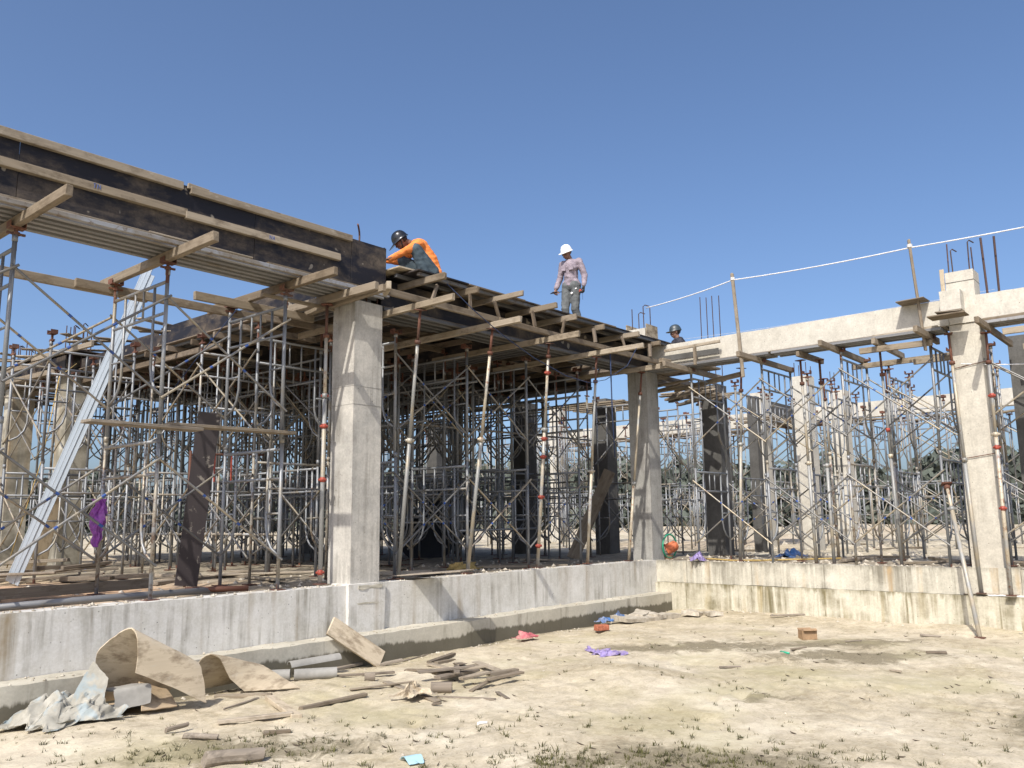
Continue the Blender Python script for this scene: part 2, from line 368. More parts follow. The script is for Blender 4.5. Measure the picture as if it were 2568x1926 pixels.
def rough_block(lo, hi, step, amp, seed=0, keep=()):
    """closed block subdivided and roughened so that cast concrete edges are not razor clean"""
    lo, hi = Vector(lo), Vector(hi); d = hi - lo; n = [max(1, int(round(d[i] / step[i]))) for i in range(3)]
    vid = {}; v = []; f = []
    def V(i, j, k):
        key = (i, j, k)
        if key not in vid:
            p = Vector((lo.x + d.x * i / n[0], lo.y + d.y * j / n[1], lo.z + d.z * k / n[2]))
            e = (i in (0, n[0])) + (j in (0, n[1])) + (k in (0, n[2]))
            w = noise.noise_vector(p * 2.3 + Vector((seed, 0, 0))) * amp * .6 + noise.noise_vector(p * 9 + Vector((0, seed, 0))) * amp * (.9 if e > 1 else .35)
            if e > 1: w += (((lo + hi) / 2 - p).normalized()) * amp * .4
            vid[key] = len(v); v.append(p + w)
        return vid[key]
    for j in range(n[1]):
        for k_ in range(n[2]):
            f.append((V(0, j, k_), V(0, j, k_ + 1), V(0, j + 1, k_ + 1), V(0, j + 1, k_))); i = n[0]
            f.append((V(i, j, k_), V(i, j + 1, k_), V(i, j + 1, k_ + 1), V(i, j, k_ + 1)))
    for i in range(n[0]):
        for k_ in range(n[2]):
            f.append((V(i, 0, k_), V(i + 1, 0, k_), V(i + 1, 0, k_ + 1), V(i, 0, k_ + 1))); j = n[1]
            f.append((V(i, j, k_), V(i, j, k_ + 1), V(i + 1, j, k_ + 1), V(i + 1, j, k_)))
    for i in range(n[0]):
        for j in range(n[1]):
            f.append((V(i, j, 0), V(i, j + 1, 0), V(i + 1, j + 1, 0), V(i + 1, j, 0))); k_ = n[2]
            f.append((V(i, j, k_), V(i + 1, j, k_), V(i + 1, j + 1, k_), V(i, j + 1, k_)))
    return v, f
def block(name, lo, hi, mat, parent=None, step=(.12, .12, .12), amp=.006, seed=0):
    v, f = rough_block(lo, hi, step, amp, seed); return meshobj(name, v, f, mat, parent, True)
def sharp(o, ang=40):
    """smooth faces but keep corners crisp"""
    o.data.polygons.foreach_set('use_smooth', [True] * len(o.data.polygons))
    if hasattr(o.data, 'set_sharp_from_angle'): o.data.set_sharp_from_angle(angle=rad(ang))
    return o

# ------------------------------------------------------------------ ground: yard at 0, site fill at 0.8, one sheet to the horizon
FILL = .80
def axis(parts):
    out = []
    for a, b, s_ in parts:
        n = max(1, int(round((b - a) / s_))); out += [a + (b - a) * i / n for i in range(n)]
    return out
gx = [-600, -300, -150, -80, -45, -28, -20, -16] + axis([(-13.4, -3, .055), (-3, .12, .11), (.12, .2, .08), (.2, 6, .2), (6, 14, .4), (14, 40, 1.3), (40, 100, 4)]) + [100, 140, 200, 300, 450, 700]
gy = [-600, -300, -150, -80, -45, -28, -18, -12] + axis([(-8.4, .12, .055), (.12, .2, .08), (.2, 6, .2), (6, 14, .4), (14, 40, 1.3), (40, 100, 4)]) + [100, 140, 200, 300, 450, 700]
def yardness(x, y): return 1 if (x < .16 and y < .16) else 0
DAMP = [(-3.5, -3.1, 1.5, .75, -.75), (-2.4, -4.2, 1.4, .55, -.8), (-4.1, -2.35, .8, .45, -.8), (-8.35, -5.3, 1.4, .62, -.85), (-10.05, -2.65, 1.15, .5, -.7), (-5.8, -6.8, .5, .4, 0), (-6.2, -4.9, .5, .12, -.8), (-3.4, -4.6, 1.6, .35, -.85)]
def damp_at(x, y):
    w = 0
    n1 = noise.noise(Vector((x * 1.1, y * 1.1, 3))) + .6 * noise.noise(Vector((x * 3.7, y * 3.7, 8))); n2 = noise.noise(Vector((x * 1.1, y * 1.1, 31)))
    for cx, cy, a, b, t in DAMP:
        dx, dy = x - cx + n1 * .35, y - cy + n2 * .35; c_, s_ = math.cos(t), math.sin(t)
        u, v_ = (dx * c_ + dy * s_) / a, (-dx * s_ + dy * c_) / b
        w = max(w, 1.15 - math.sqrt(u * u + v_ * v_))
    if y > -.9: w = max(w, (y + .62 + n1 * .2) * 2.2 if x < -1.0 else 0)
    return max(0, min(1.15, w * 1.25))
_rd = random.Random(77); DENT = {}
for _i in range(420):
    _x, _y = _rd.uniform(-12.5, -.6), _rd.uniform(-8.2, -.8); DENT.setdefault((int(_x // 1), int(_y // 1)), []).append((_x, _y, _rd.uniform(0, 3.14), _rd.uniform(.05, .09), _rd.uniform(.11, .17), _rd.uniform(.008, .022)))
def dents(x, y):
    z = 0; i, j = int(x // 1), int(y // 1)
    for a in (i - 1, i, i + 1):
        for b in (j - 1, j, j + 1):
            for cx, cy, t, w, l, d in DENT.get((a, b), ()):
                dx, dy = x - cx, y - cy
                if abs(dx) > .45 or abs(dy) > .45: continue
                u = (dx * math.cos(t) + dy * math.sin(t)) / l; v_ = (-dx * math.sin(t) + dy * math.cos(t)) / w; q_ = u * u + v_ * v_
                z += d * (-math.exp(-q_ * 1.2) + .55 * math.exp(-(math.sqrt(q_) - 1.5) ** 2 * 5))
    return z
def height(x, y):
    if yardness(x, y):
        z = .035 * noise.noise(Vector((x * .9, y * .9, 0))) + .012 * noise.noise(Vector((x * 2.6, y * 2.6, 5))) + .010 * noise.noise(Vector((x * 8, y * 8, 2))) + .008 * noise.noise(Vector((x * 19, y * 19, 4)))
        z += dents(x, y)
        z += .10 * math.exp(-((x + 6.05) ** 2 / .35 + (y + 3.3) ** 2 / .5))
        z += .05 * math.exp(-((x + .25) ** 2 / .12)) * (1 if y < -.4 else 0)
        if y > -.75: z -= .05 * max(0, (y + .75) / .75)
        return z
    d = max(abs(x + 3), abs(y - 4))
    z = FILL + .04 * noise.noise(Vector((x * .8, y * .8, 9))) + .03 * noise.noise(Vector((x * 2.7, y * 2.7, 1)))
    if x < -8.4 and 1.6 < y < 5: z += .13 * math.exp(-((x + 10.6) ** 2 / 2.2 + (y - 2.6) ** 2 / .9))
    if d > 12: z += min(1, (d - 12) / 14) * (.22 * noise.noise(Vector((x * .11, y * .11, 4))) + .10 * noise.noise(Vector((x * .4, y * .4, 7))))
    if .12 < x < .5 or .12 < y < .5: z = min(z, .83)
    return z
gv = []; gf = []; damp = []; orange = []; yard = []; dirt_shade = []
for x in gx:
    for y in gy:
        gv.append((x, y, height(x, y))); yd = yardness(x, y); yard.append(float(yd)); damp.append(damp_at(x, y) if yd else 0)
        wob_ = noise.noise(Vector((x * .7, y * .7, 20))) * .9
        dirt_shade.append(0 if yd else max(0, min(1, min(x + 8.2 + wob_, 4.2 - x + wob_, 11.5 - y + wob_, y + 7) * .9)))  # mask over the deck's footprint, deepens its shade by soil colour
        orange.append(0 if yd else max(0, min(1, 1.4 * math.exp(-((x + 10) ** 2 / 6 + (y - 2.8) ** 2 / 4)) + .5 * max(0, noise.noise(Vector((x * .12, y * .12, 2)))))))
ny = len(gy)
for i in range(len(gx) - 1):
    for j in range(ny - 1): gf.append((i * ny + j, (i + 1) * ny + j, (i + 1) * ny + j + 1, i * ny + j + 1))
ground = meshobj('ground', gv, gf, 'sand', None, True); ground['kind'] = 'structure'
for nm, dat in (('damp', damp), ('orange', orange), ('yard', yard), ('dirt_shade', dirt_shade)):
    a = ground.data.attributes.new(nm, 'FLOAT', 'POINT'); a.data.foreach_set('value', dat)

# ------------------------------------------------------------------ plinth walls
pw = thing('plinth_wall', 'grey streaked concrete plinth wall with footing running left from the inner corner', 'wall', (-6.7, .1, 0))
def under(o, p): o.parent = p; o.matrix_parent_inverse = parent_inv(p); return o
under(sharp(block('wall', (-20, 0, -.25), (-7.03, .25, .848), 'wall_concrete', None, (.11, .25, .11), .007, 1)), pw)
under(sharp(block('wall', (-6.475, 0, -.25), (-.003, .25, .852), 'wall_concrete', None, (.11, .25, .11), .007, 2)), pw)
under(sharp(block('pier', (-7.035, -.045, -.25), (-6.47, .3, .862), 'wall_concrete', None, (.08, .1, .08), .005, 3)), pw)
under(sharp(block('footing', (-20, -.33, -.3), (-.058, -.004, .295), 'footing_concrete', None, (.1, .11, .1), .013, 4)), pw)
pr_ = [c_ for c_ in pw.children if c_.name.startswith('pier')][0]
for a, b, z, h, sd_ in ((-6.93, -6.49, .615, .022, 3), (-6.9, -6.52, .795, .05, 5)):
    v, f = rough_block((a, -.05, z), (b, -.040, z + h), (.035, .01, .02), .012, sd_ * 11); meshobj('spalled_patch', v, f, 'footing_concrete', pr_, False)
rw = thing('plinth_wall', 'cream stained concrete plinth wall on the right with rust and moss streaks', 'wall', (.1, -5, 0))
under(sharp(block('wall', (0, -16, .47), (.25, -5.78, .838), 'cream_concrete', None, (.25, .12, .12), .007, 5)), rw)
under(sharp(block('wall', (0, -5.09, .47), (.25, .26, .842), 'cream_concrete', None, (.25, .12, .12), .007, 6)), rw)
under(sharp(block('pier', (-.006, -5.782, .472), (.28, -5.088, .856), 'cream_concrete', None, (.1, .1, .1), .005, 7)), rw)
under(sharp(block('wall_base', (-.05, -16, -.3), (.25, -.0, .468), 'yellow_concrete', None, (.25, .12, .12), .008, 8)), rw)
block('mortar_patch', (-.052, -5.9, .468), (0, -5.35, .492), 'white_paper', rw, (.05, .06, .02), .01, 9).matrix_parent_inverse = parent_inv(rw)

# ------------------------------------------------------------------ columns
def bars(parent, pts, z0, z1, r=.009, hook=None, mat='rebar_steel', lean=.01):
    for i, (x, y) in enumerate(pts):
        b = MB(); dx, dy = R.uniform(-lean, lean), R.uniform(-lean, lean); zz = z1 + R.uniform(-.06, .03)
        P_ = [(x, y, z0), (x + dx, y + dy, zz)]
        if hook and i % 2 == 0: P_ += [(x + dx + hook[0] * .3, y + dy + hook[1] * .3, zz + .03), (x + dx + hook[0], y + dy + hook[1], zz + .0)]
        o = b; b.tube(P_, r, 5); o = b.obj('rebar', mat, parent); o.matrix_parent_inverse = parent_inv(parent)
def ring4(x0, x1, y0, y1, m=.05, n=1):
    xs = (x0 + m, x1 - m); ys = (y0 + m, y1 - m)
    return [(xs[0], ys[0]), (xs[0], ys[1]), (xs[1], ys[1]), (xs[1], ys[0])][:4]
def column(x0, x1, y0, y1, z0, z1, mat, label, seed, barz=None, group=None, hook=None, nb=4, amp=.004, step=.16):
    t = thing('concrete_column', label, 'column', ((x0 + x1) / 2, (y0 + y1) / 2, z0), 0, group)
    o = sharp(block('shaft', (x0, y0, z0), (x1, y1, z1), mat, None, (step, step, step), amp, seed)); under(o, t)
    if barz:
        pts = ring4(x0, x1, y0, y1)
        if nb > 4: pts += [((x0 + x1) / 2, y0 + .05), (x0 + .05, (y0 + y1) / 2), ((x0 + x1) / 2, y1 - .05), (x1 - .05, (y0 + y1) / 2)]
        bars(t, pts, z1 - .02, barz, .010, hook)
    return t
cn = column(-6.965, -6.515, .02, .46, .85, 4.385, 'column_concrete', 'tall square near column with diagonal shadows on its faces', 21, 4.72, nb=8, step=.11)
for z, w in ((3.28, .003), (3.05, .003)):                 # pour joints
    q = MB(); q.box((-6.969, .016, z), (-6.511, .464, z + w)); q.obj('pour_joint', 'corner_column', [c_ for c_ in cn.children if c_.name.startswith('shaft')][0])
column(.03, .43, .08, .5, .82, 4.42, 'corner_column', 'grey column standing at the inner corner of the two wings', 22, None)
rc = column(.02, .42, -5.58, -5.18, .82, 4.38, 'right_column', 'pale column on the right wing with a wire tied round it', 23, None)
for z in (2.45, 3.78):
    q = MB(); q.tube([(.0, -5.6, z), (.0, -5.16, z - .06), (.44, -5.16, z), (.44, -5.6, z + .05), (.0, -5.6, z)], .006, 5); q.obj('tie_wire', 'rust_steel', [c_ for c_ in rc.children if c_.name.startswith('shaft')][0])
column(-7.2, -6.78, 8.05, 8.5, .8, 4.38, 'cream_concrete', 'left back column behind the leaning zinc channels', 24, 5.35, hook=(.12, .1), nb=8)
column(-7.3, -6.88, 10.5, 10.95, .8, 4.38, 'cream_concrete', 'leftmost back column with a cluster of hooked bars', 25, 5.3, hook=(.12, .1), nb=8)
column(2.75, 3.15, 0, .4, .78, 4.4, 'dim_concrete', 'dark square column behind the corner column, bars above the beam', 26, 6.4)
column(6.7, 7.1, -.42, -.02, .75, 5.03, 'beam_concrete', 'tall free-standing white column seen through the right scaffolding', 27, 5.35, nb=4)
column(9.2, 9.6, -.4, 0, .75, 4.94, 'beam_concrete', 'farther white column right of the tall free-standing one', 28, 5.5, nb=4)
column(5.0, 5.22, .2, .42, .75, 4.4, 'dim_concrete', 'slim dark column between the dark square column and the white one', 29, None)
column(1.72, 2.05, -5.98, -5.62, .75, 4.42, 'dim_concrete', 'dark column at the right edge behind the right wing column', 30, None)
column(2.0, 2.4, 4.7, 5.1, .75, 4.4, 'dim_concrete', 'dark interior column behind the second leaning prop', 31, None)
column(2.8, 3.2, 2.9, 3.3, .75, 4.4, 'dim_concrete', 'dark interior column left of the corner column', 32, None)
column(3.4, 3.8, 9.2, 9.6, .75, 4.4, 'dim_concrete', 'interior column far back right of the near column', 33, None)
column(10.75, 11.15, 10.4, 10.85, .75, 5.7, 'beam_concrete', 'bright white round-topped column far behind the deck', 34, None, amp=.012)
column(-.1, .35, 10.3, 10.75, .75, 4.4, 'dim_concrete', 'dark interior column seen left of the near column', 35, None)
column(8.4, 8.8, 1.5, 1.9, .75, 5.0, 'beam_concrete', 'short-topped far column near the far beam joint', 36, None)

# ------------------------------------------------------------------ left beam formwork
lf = thing('beam_formwork', 'long black plywood beam form with timber walers at the upper left', 'formwork', (-9, .2, 4.5))
cuts = [-15.2, -12.9, -10.93, -8.46, -7.08, -6.5]
for i in range(5):
    a, b = cuts[i], cuts[i + 1]; zt = 5.175 if i < 4 else 5.15
    m_, l = frame_mtx((a + .003, -.02, 4.86), (b - .003, -.02, 4.86 + (.004 if i % 2 else 0))); v, f = chamfer(l, .018, 2 * (zt - 4.86), .002, .001)
    o = meshobj('plywood_panel', v, f, 'black_film_plywood', lf); o.matrix_local = parent_inv(lf) @ m_
    o2 = inst(o, 'plywood_panel', lf, parent_inv(lf) @ Matrix.Translation((0, .46, 0)) @ m_)
m_, l = frame_mtx((-6.505, .0, 4.86), (-6.505, .44, 4.86)); v, f = chamfer(l, .018, .62, .002, .001)
o = meshobj('plywood_panel', v, f, 'black_film_plywood', lf); o.matrix_local = parent_inv(lf) @ m_
for a, b, z in ((-15, -9.36, 5.145), (-9.27, -7.1, 5.13)):
    bar('waler', (a, -.057, z), (b, -.057, z), .05, .085, 'timber', lf)
bar('waler', (-9.3, -.05, 5.17), (-9.05, -.05, 5.165), .03, .06, 'timber', lf)
for a, b, z in ((-15, -9.3, 4.86), (-9.32, -7.28, 4.84)):
    bar('waler', (a, -.056 if b < -9 else -.06, z), (b, -.056 if b < -9 else -.06, z), .05, .085, 'pale_timber', lf)
bar('cleat', (-11.5, -.05, 4.545), (-9.55, -.052, 4.535), .05, .028, 'timber', lf); bar('cleat', (-8.3, -.05, 4.54), (-6.95, -.05, 4.53), .05, .028, 'timber', lf)
bar('cleat', (-9.7, -.06, 4.55), (-8.5, -.06, 4.55), .04, .02, 'pale_timber', lf)
m_, l = frame_mtx((-15, .21, 4.512), (-6.5, .21, 4.512)); v, f = chamfer(l, .5, .018, .002)
o = meshobj('soffit_sheet', v, f, 'plywood', lf); o.matrix_local = parent_inv(lf) @ m_
for y in (-.14, -.03, .1, .23, .36, .5):
    bar('soffit_runner', (-15, y, 4.477), (-6.55, y, 4.477), .05, .05, 'tube_steel', lf, .006, .002)
for i, (x, y0, y1) in enumerate(((-12.4, -.9, 1.75), (-10.84, -1.0, 1.7), (-9.39, -.84, 1.72), (-7.86, -.75, 1.95), (-7.15, -.62, 1.2))):
    bar('joist', (x, y0, 4.40), (x + R.uniform(-.03, .03), y1, 4.40), .065, .1, 'timber', lf, .006, .004)
bar('joist', (-9.8, 1.42, 4.285), (-7.35, 1.42, 4.285), .055, .1, 'timber', lf)
bar('joist', (-13.5, 1.47, 4.27), (-8.95, 1.47, 4.27), .055, .1, 'timber', lf)
bar('joist', (-8.6, 1.0, 4.295), (-6.9, .98, 4.295), .055, .1, 'timber', lf)
bar('joist', (-8.0, .5, 4.33), (-6.6, .45, 4.33), .05, .04, 'timber', lf)
q = MB(); q.tube([(-6.85, .1, 5.05), (-6.85, .1, 5.27), (-6.87, .08, 5.31), (-6.93, .02, 5.34), (-7.0, -.05, 5.35)], .012, 6); under(q.obj('hooked_rebar', 'rust_steel'), lf)
# pencil marks T N on the middle waler
def strokes(parent, segs, o, ux, uz, s_, mat, r=.006):
    q = MB()
    for (a, b, c, d) in segs: q.tube([o + ux * a * s_ + uz * b * s_, o + ux * c * s_ + uz * d * s_], r, 4)
    return under(q.obj('painted_letters', mat), parent)
strokes(lf, ((0, 1, .6, 1), (.3, 0, .3, 1), (.9, 0, .9, 1), (.9, 1, 1.5, 0), (1.5, 0, 1.5, 1)), Vector((-10.28, -.083, 4.845)), Vector((1, 0, 0)), Vector((0, 0, 1)), .045, 'blue_mark', .003)
strokes(lf, ((0, 0, 0, 1), (0, 1, .6, 0), (.6, 0, .6, 1), (.9, 0, 1.2, 1), (1.2, 1, 1.5, 0), (1.0, .4, 1.4, .4)), Vector((-8.3, -.087, 4.82)), Vector((1, 0, 0)), Vector((0, 0, 1)), .045, 'blue_mark', .003)

# ------------------------------------------------------------------ slab deck formwork
df = thing('deck_formwork', 'plywood slab deck on timber joists and steel tubes between near column and corner', 'formwork', (-3, 4, 4.4))
DX0, DX1, DY0, DY1 = -6.45, 1.5, -.42, 10.6
def sheet(x0, x1, y0, y1, z=4.83, t=.02, mat='black_film_plywood', name='deck_sheet', dz=0):
    m_, l = frame_mtx((x0 + .002, (y0 + y1) / 2, z), (x1 - .002, (y0 + y1) / 2, z + dz)); v, f = chamfer(l, y1 - y0 - .004, t, .003, .002)
    o = meshobj(name, v, f, mat, df); o.matrix_local = parent_inv(df) @ m_; return o
xs = [-6.3, -5.35, -4.13, -2.9, -1.7, -.5, .45]; ys = [-.42, 2.2, 4.6, 7.0, 9.3, 11.6]
for i in range(len(xs) - 1):
    for j in range(len(ys) - 1):
        sheet(xs[i], xs[i + 1], ys[j] + (R.uniform(-.03, .03) if j else R.uniform(-.02, .015)), ys[j + 1], 4.83 + R.uniform(-.003, .003), mat='black_film_plywood' if R.random() < .8 else 'shade_timber')
for j in range(1, len(ys) - 1): sheet(.45, 1.5, ys[j], ys[j + 1])
for j in range(1, len(ys) - 1): sheet(-6.62, -6.3, ys[j], ys[j + 1])
for a in (-7.1, -5.9, -4.7, -3.5, -2.3, -1.1, .1): sheet(a, a + 1.2, 11.6, 13.4)
sheet(-7.35, -6.62, 8.0, 11.6)
sheet(-6.47, -5.95, -.25, .55, 4.872, .025, 'bleached_plywood', 'loose_sheet', .012)
for y in (-.36, -.1, .3, .75, 1.35, 1.95, 2.7, 3.4, 4.1, 4.9, 5.7, 6.5, 7.3, 8.1, 8.9, 9.7, 10.4):
    x = -6.3 + R.uniform(-.15, .1)
    while x < .9:
        l = min(R.uniform(2.6, 3.6), 1.4 - x)
        if l > .4: bar('deck_runner', (x, y + R.uniform(-.02, .02), 4.792), (x + l, y + R.uniform(-.02, .02), 4.792), .05, .05, 'shade_tube', df, .006, .002)
        x += l + .03
uj = ((-6.13, -.76), (-5.36, -.62), (-4.80, -.95), (-3.95, -.88), (-3.16, -.66), (-2.28, -.57), (-1.42, -.70), (-.5, -.56))
for x, y in uj:
    bar('joist', (x, y, 4.717), (x + R.uniform(-.05, .05), 1.15 + R.uniform(0, .5), 4.717), .05, .085, 'timber', df, .005, .006)
for x in [-6.2 + .62 * i for i in range(13)]:
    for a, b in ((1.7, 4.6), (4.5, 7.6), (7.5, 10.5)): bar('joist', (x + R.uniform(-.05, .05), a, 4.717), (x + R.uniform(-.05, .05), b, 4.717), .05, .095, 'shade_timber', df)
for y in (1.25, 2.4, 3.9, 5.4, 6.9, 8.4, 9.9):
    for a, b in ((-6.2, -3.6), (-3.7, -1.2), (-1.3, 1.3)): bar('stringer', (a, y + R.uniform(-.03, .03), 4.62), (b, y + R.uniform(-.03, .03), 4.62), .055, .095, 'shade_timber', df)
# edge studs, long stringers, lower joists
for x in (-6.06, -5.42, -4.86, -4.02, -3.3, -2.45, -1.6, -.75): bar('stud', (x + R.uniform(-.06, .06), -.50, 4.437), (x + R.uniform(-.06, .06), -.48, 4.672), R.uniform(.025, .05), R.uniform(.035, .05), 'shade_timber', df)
for a, b, y in ((-6.98, -4.75, -.53), (-4.85, -2.2, -.51), (-2.45, -.1, -.47)):
    bar('stringer', (a, y - .02, 4.388), (b, y + .02, 4.388), .05, .085, 'timber', df, .005, .006)
bar('stringer', (-7.1, -.78, 4.39), (-6.92, -.5, 4.39), .055, .1, 'pale_timber', df)
lj = ((-6.44, -1.21, 2.0), (-4.99, -1.06, 2.1), (-3.69, -1.09, 2.0), (-2.3, -1.32, 1.9), (-.5, -.70, 1.6))
for x, a, b in lj: bar('joist', (x, a, 4.292), (x + R.uniform(-.03, .05), b, 4.292), .055, .085, 'pale_timber', df, .005, .006)
bar('joist', (-6.35, -.38, 4.29), (-6.38, -.80, 4.275), .05, .08, 'pale_timber', df)
bar('joist', (-.62, -.63, 4.375), (-.38, -.66, 4.375), .1, .07, 'pale_timber', df)
bar('joist', (-7.1, -.7, 4.37), (-7.0, 1.0, 4.37), .065, .09, 'timber', df)
# dropped edge beam forms
def drop(p0, p1, side, half=.21, z0=4.47, z1=4.78, mat='black_film_plywood'):
    d = (Vector(p1) - Vector(p0)).normalized(); n_ = Vector((-d.y, d.x, 0))
    for sgn in (-1, 1):
        a = Vector(p0) + n_ * half * sgn; b = Vector(p1) + n_ * half * sgn
        m_, l = frame_mtx((a.x, a.y, (z0 + z1) / 2), (b.x, b.y, (z0 + z1) / 2)); v, f = chamfer(l, .018, z1 - z0, .002, .001)
        o = meshobj('side_panel', v, f, mat, df); o.matrix_local = parent_inv(df) @ m_
    m_, l = frame_mtx((p0[0], p0[1], z0 - .012), (p1[0], p1[1], z0 - .012)); v, f = chamfer(l, 2 * half + .1, .018, .002, .001)
    o = meshobj('soffit_sheet', v, f, 'shade_timber', df); o.matrix_local = parent_inv(df) @ m_
    for k_ in (-.22, -.08, .08, .22):
        a = Vector(p0) + n_ * k_; b = Vector(p1) + n_ * k_
        bar('soffit_runner', (a.x, a.y, z0 - .046), (b.x, b.y, z0 - .046), .045, .045, 'shade_tube', df, .005, .002)
drop((-6.45, .30, 0), (.3, .30, 0), 1, .17, 4.41)
drop((-6.78, .75, 0), (-6.78, 7.9, 0), 1, .27, z1=4.66); drop((-6.98, 7.95, 0), (-6.98, 13.6, 0), 1, .34, 4.43, 4.70)
drop((-6.3, 5.0, 0), (1.9, 5.0, 0), 1); drop((-2.8, .6, 0), (-2.8, 4.7, 0), 1); drop((-6.3, 9.9, 0), (1.9, 9.9, 0), 1)
drop((1.3, 2.4, 0), (1.3, 9.7, 0), 1)
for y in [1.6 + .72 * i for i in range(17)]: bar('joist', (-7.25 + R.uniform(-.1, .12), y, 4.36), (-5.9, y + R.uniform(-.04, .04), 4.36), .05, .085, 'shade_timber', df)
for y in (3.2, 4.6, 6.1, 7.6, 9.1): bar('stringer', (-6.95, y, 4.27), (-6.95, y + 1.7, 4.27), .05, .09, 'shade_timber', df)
# upstand panels and stacked boards along the left edge of the deck
for a, b, h in ((1.2, 3.1, .24), (3.6, 5.9, .15), (6.0, 7.0, .1)):
    m_, l = frame_mtx((-6.55, a, 4.86 + h / 2), (-6.55, b, 4.86 + h / 2)); v, f = chamfer(l, .018, h, .002, .002)
    o = meshobj('side_panel', v, f, 'black_film_plywood', df); o.matrix_local = parent_inv(df) @ m_
bar('edge_board', (-6.62, .9, 4.82), (-6.62, 6.4, 4.82), .09, .03, 'bleached_plywood', df); bar('edge_board', (-6.85, 1.6, 4.44), (-6.85, 6.0, 4.45), .06, .05, 'pale_timber', df)
for i in range(16):
    y = R.uniform(5.6, 12.6); a = R.uniform(-.8, .8); x = -6.9 + R.uniform(-.5, .5)
    bar('loose_board', (x - .5 * math.cos(a), y - .5 * math.sin(a), 4.86 + .012 * i), (x + .6 * math.cos(a), y + .6 * math.sin(a), 4.88 + .012 * i), .16, .02, 'pale_timber' if i % 3 == 0 else 'old_timber', df)
for y0, y1, x, z in ((6.6, 9.0, -7.42, 4.70), (8.6, 11.4, -7.5, 4.62), (7.6, 10.2, -7.6, 4.33), (10.2, 13.2, -7.55, 4.33)): bar('edge_board', (x, y0, z), (x - .1, y1, z + .03), .05, .09, 'timber', df)

# ------------------------------------------------------------------ right wing beam and its forms
rb = thing('concrete_beam', 'long white cast concrete beam spanning the right wing to the corner', 'beam', (.12, -5, 4.38))
under(sharp(block('beam', (0, -5.19, 4.385), (.25, .02, 4.78), 'beam_concrete', None, (.25, .13, .13), .005, 41)), rb)
under(sharp(block('beam', (.01, -13, 4.385), (.25, -5.57, 4.775), 'beam_concrete', None, (.25, .13, .13), .005, 42)), rb)
bp = column(.0, .36, -5.572, -5.192, 4.385, 5.18, 'beam_concrete', 'white column stub with bent bars rising above the right beam', 43, 5.62, hook=(.1, -.06))
o = sharp(block('corbel', (-.22, -5.42, 4.56), (-.004, -5.14, 4.86), 'beam_concrete', None, (.1, .1, .1), .005, 44)); under(o, bp)
bar('form_board', (-.02, -5.16, 4.84), (-.02, -5.16, 5.24), .06, .02, 'bleached_plywood', bp)
bar('bearing_board', (-.3, -5.45, 4.50), (-.3, -5.1, 4.52), .22, .02, 'old_timber', bp); bar('bearing_board', (-.3, -5.5, 4.46), (-.3, -5.0, 4.46), .3, .02, 'timber', bp)
q = MB(); q.box((-.006, -5.574, 5.015), (.366, -5.19, 5.022)); under(q.obj('pour_joint', 'dim_concrete'), bp)
fr = thing('rebar_pair', 'two tall dark bars standing on the right beam near the edge', 'rebar', (.12, -5.78, 4.77))
bars(fr, ((.08, -5.72), (.08, -5.87)), 4.76, 5.63, .017, lean=.02)
cp = column(.08, .42, .1, .46, 4.84, 5.2, 'beam_concrete', 'white column stub with grey form boards at the deck corner', 45, 5.62, hook=(.08, -.1))
for p0, p1 in (((.05, .06, 5.1), (.47, .06, 5.1)), ((.05, .5, 5.14), (.47, .5, 5.14))):
    m_, l = frame_mtx(p0, p1); v, f = chamfer(l, .02, .34, .003, .004); o = meshobj('form_board', v, f, 'bleached_plywood', cp); o.matrix_local = parent_inv(cp) @ m_
rf = thing('beam_formwork', 'timber and steel tube forms hanging under the white right beam', 'formwork', (.1, -5, 4.3))
def rsheet(name, x0, x1, y0, y1, z, t, mat):
    m_, l = frame_mtx(((x0 + x1) / 2, y0, z), ((x0 + x1) / 2, y1, z)); v, f = chamfer(l, x1 - x0, t, .002, .002)
    o = meshobj(name, v, f, mat, rf); o.matrix_local = parent_inv(rf) @ m_
rsheet('soffit_sheet', -.06, .32, -5.15, -.1, 4.368, .02, 'old_timber'); rsheet('soffit_sheet', -.06, .32, -13, -5.62, 4.366, .02, 'old_timber')
for x in (-.1, .02, .14, .28):
    for a, b in ((-2.4, .0), (-5.1, -2.45), (-9, -5.65), (-13, -9.1)): bar('soffit_runner', (x, a, 4.332), (x + R.uniform(-.02, .02), b, 4.332), .045, .045, 'tube_steel', rf, .005, .002)
bar('edge_timber', (-.07, -5.05, 4.372), (-.07, -4.1, 4.36), .05, .035, 'pale_timber', rf); bar('edge_timber', (-.07, -9, 4.37), (-.07, -5.65, 4.37), .05, .06, 'timber', rf)
for y, a, b in ((-.82, -.85, 1.4), (-2.16, -.75, 1.4), (-2.9, -.1, .9), (-3.5, -.69, 1.4), (-4.16, -.25, 1.4), (-4.9, -.72, .5), (-5.7, -.72, 1.5), (-7.1, -.7, 1.4), (-8.4, -.7, 1.4)):
    bar('joist', (a, y, 4.26), (b, y + R.uniform(-.06, .04), 4.25), .06, .095, 'timber', rf, .006, .004)
for p0, p1 in (((-.05, -4.95, 4.15), (-.1, -3.9, 4.15)), ((1.25, -5.2, 4.15), (1.3, -3.3, 4.15)), ((.95, -4.4, 4.06), (.95, -5.3, 4.06)), ((.4, -1.7, 4.13), (1.3, .2, 4.13)), ((1.3, -5.9, 4.15), (1.3, -8.6, 4.15)), ((-.15, -5.9, 4.15), (-.15, -7.5, 4.15))):
    bar('ledger', p0, p1, .055, .09, 'pale_timber', rf)
bar('side_strip', (-.14, -1.55, 4.66), (-.12, -.42, 4.64), .045, .05, 'pale_timber', rf); bar('stud', (-.14, -1.05, 4.3), (-.14, -1.05, 4.63), .05, .05, 'timber', rf)
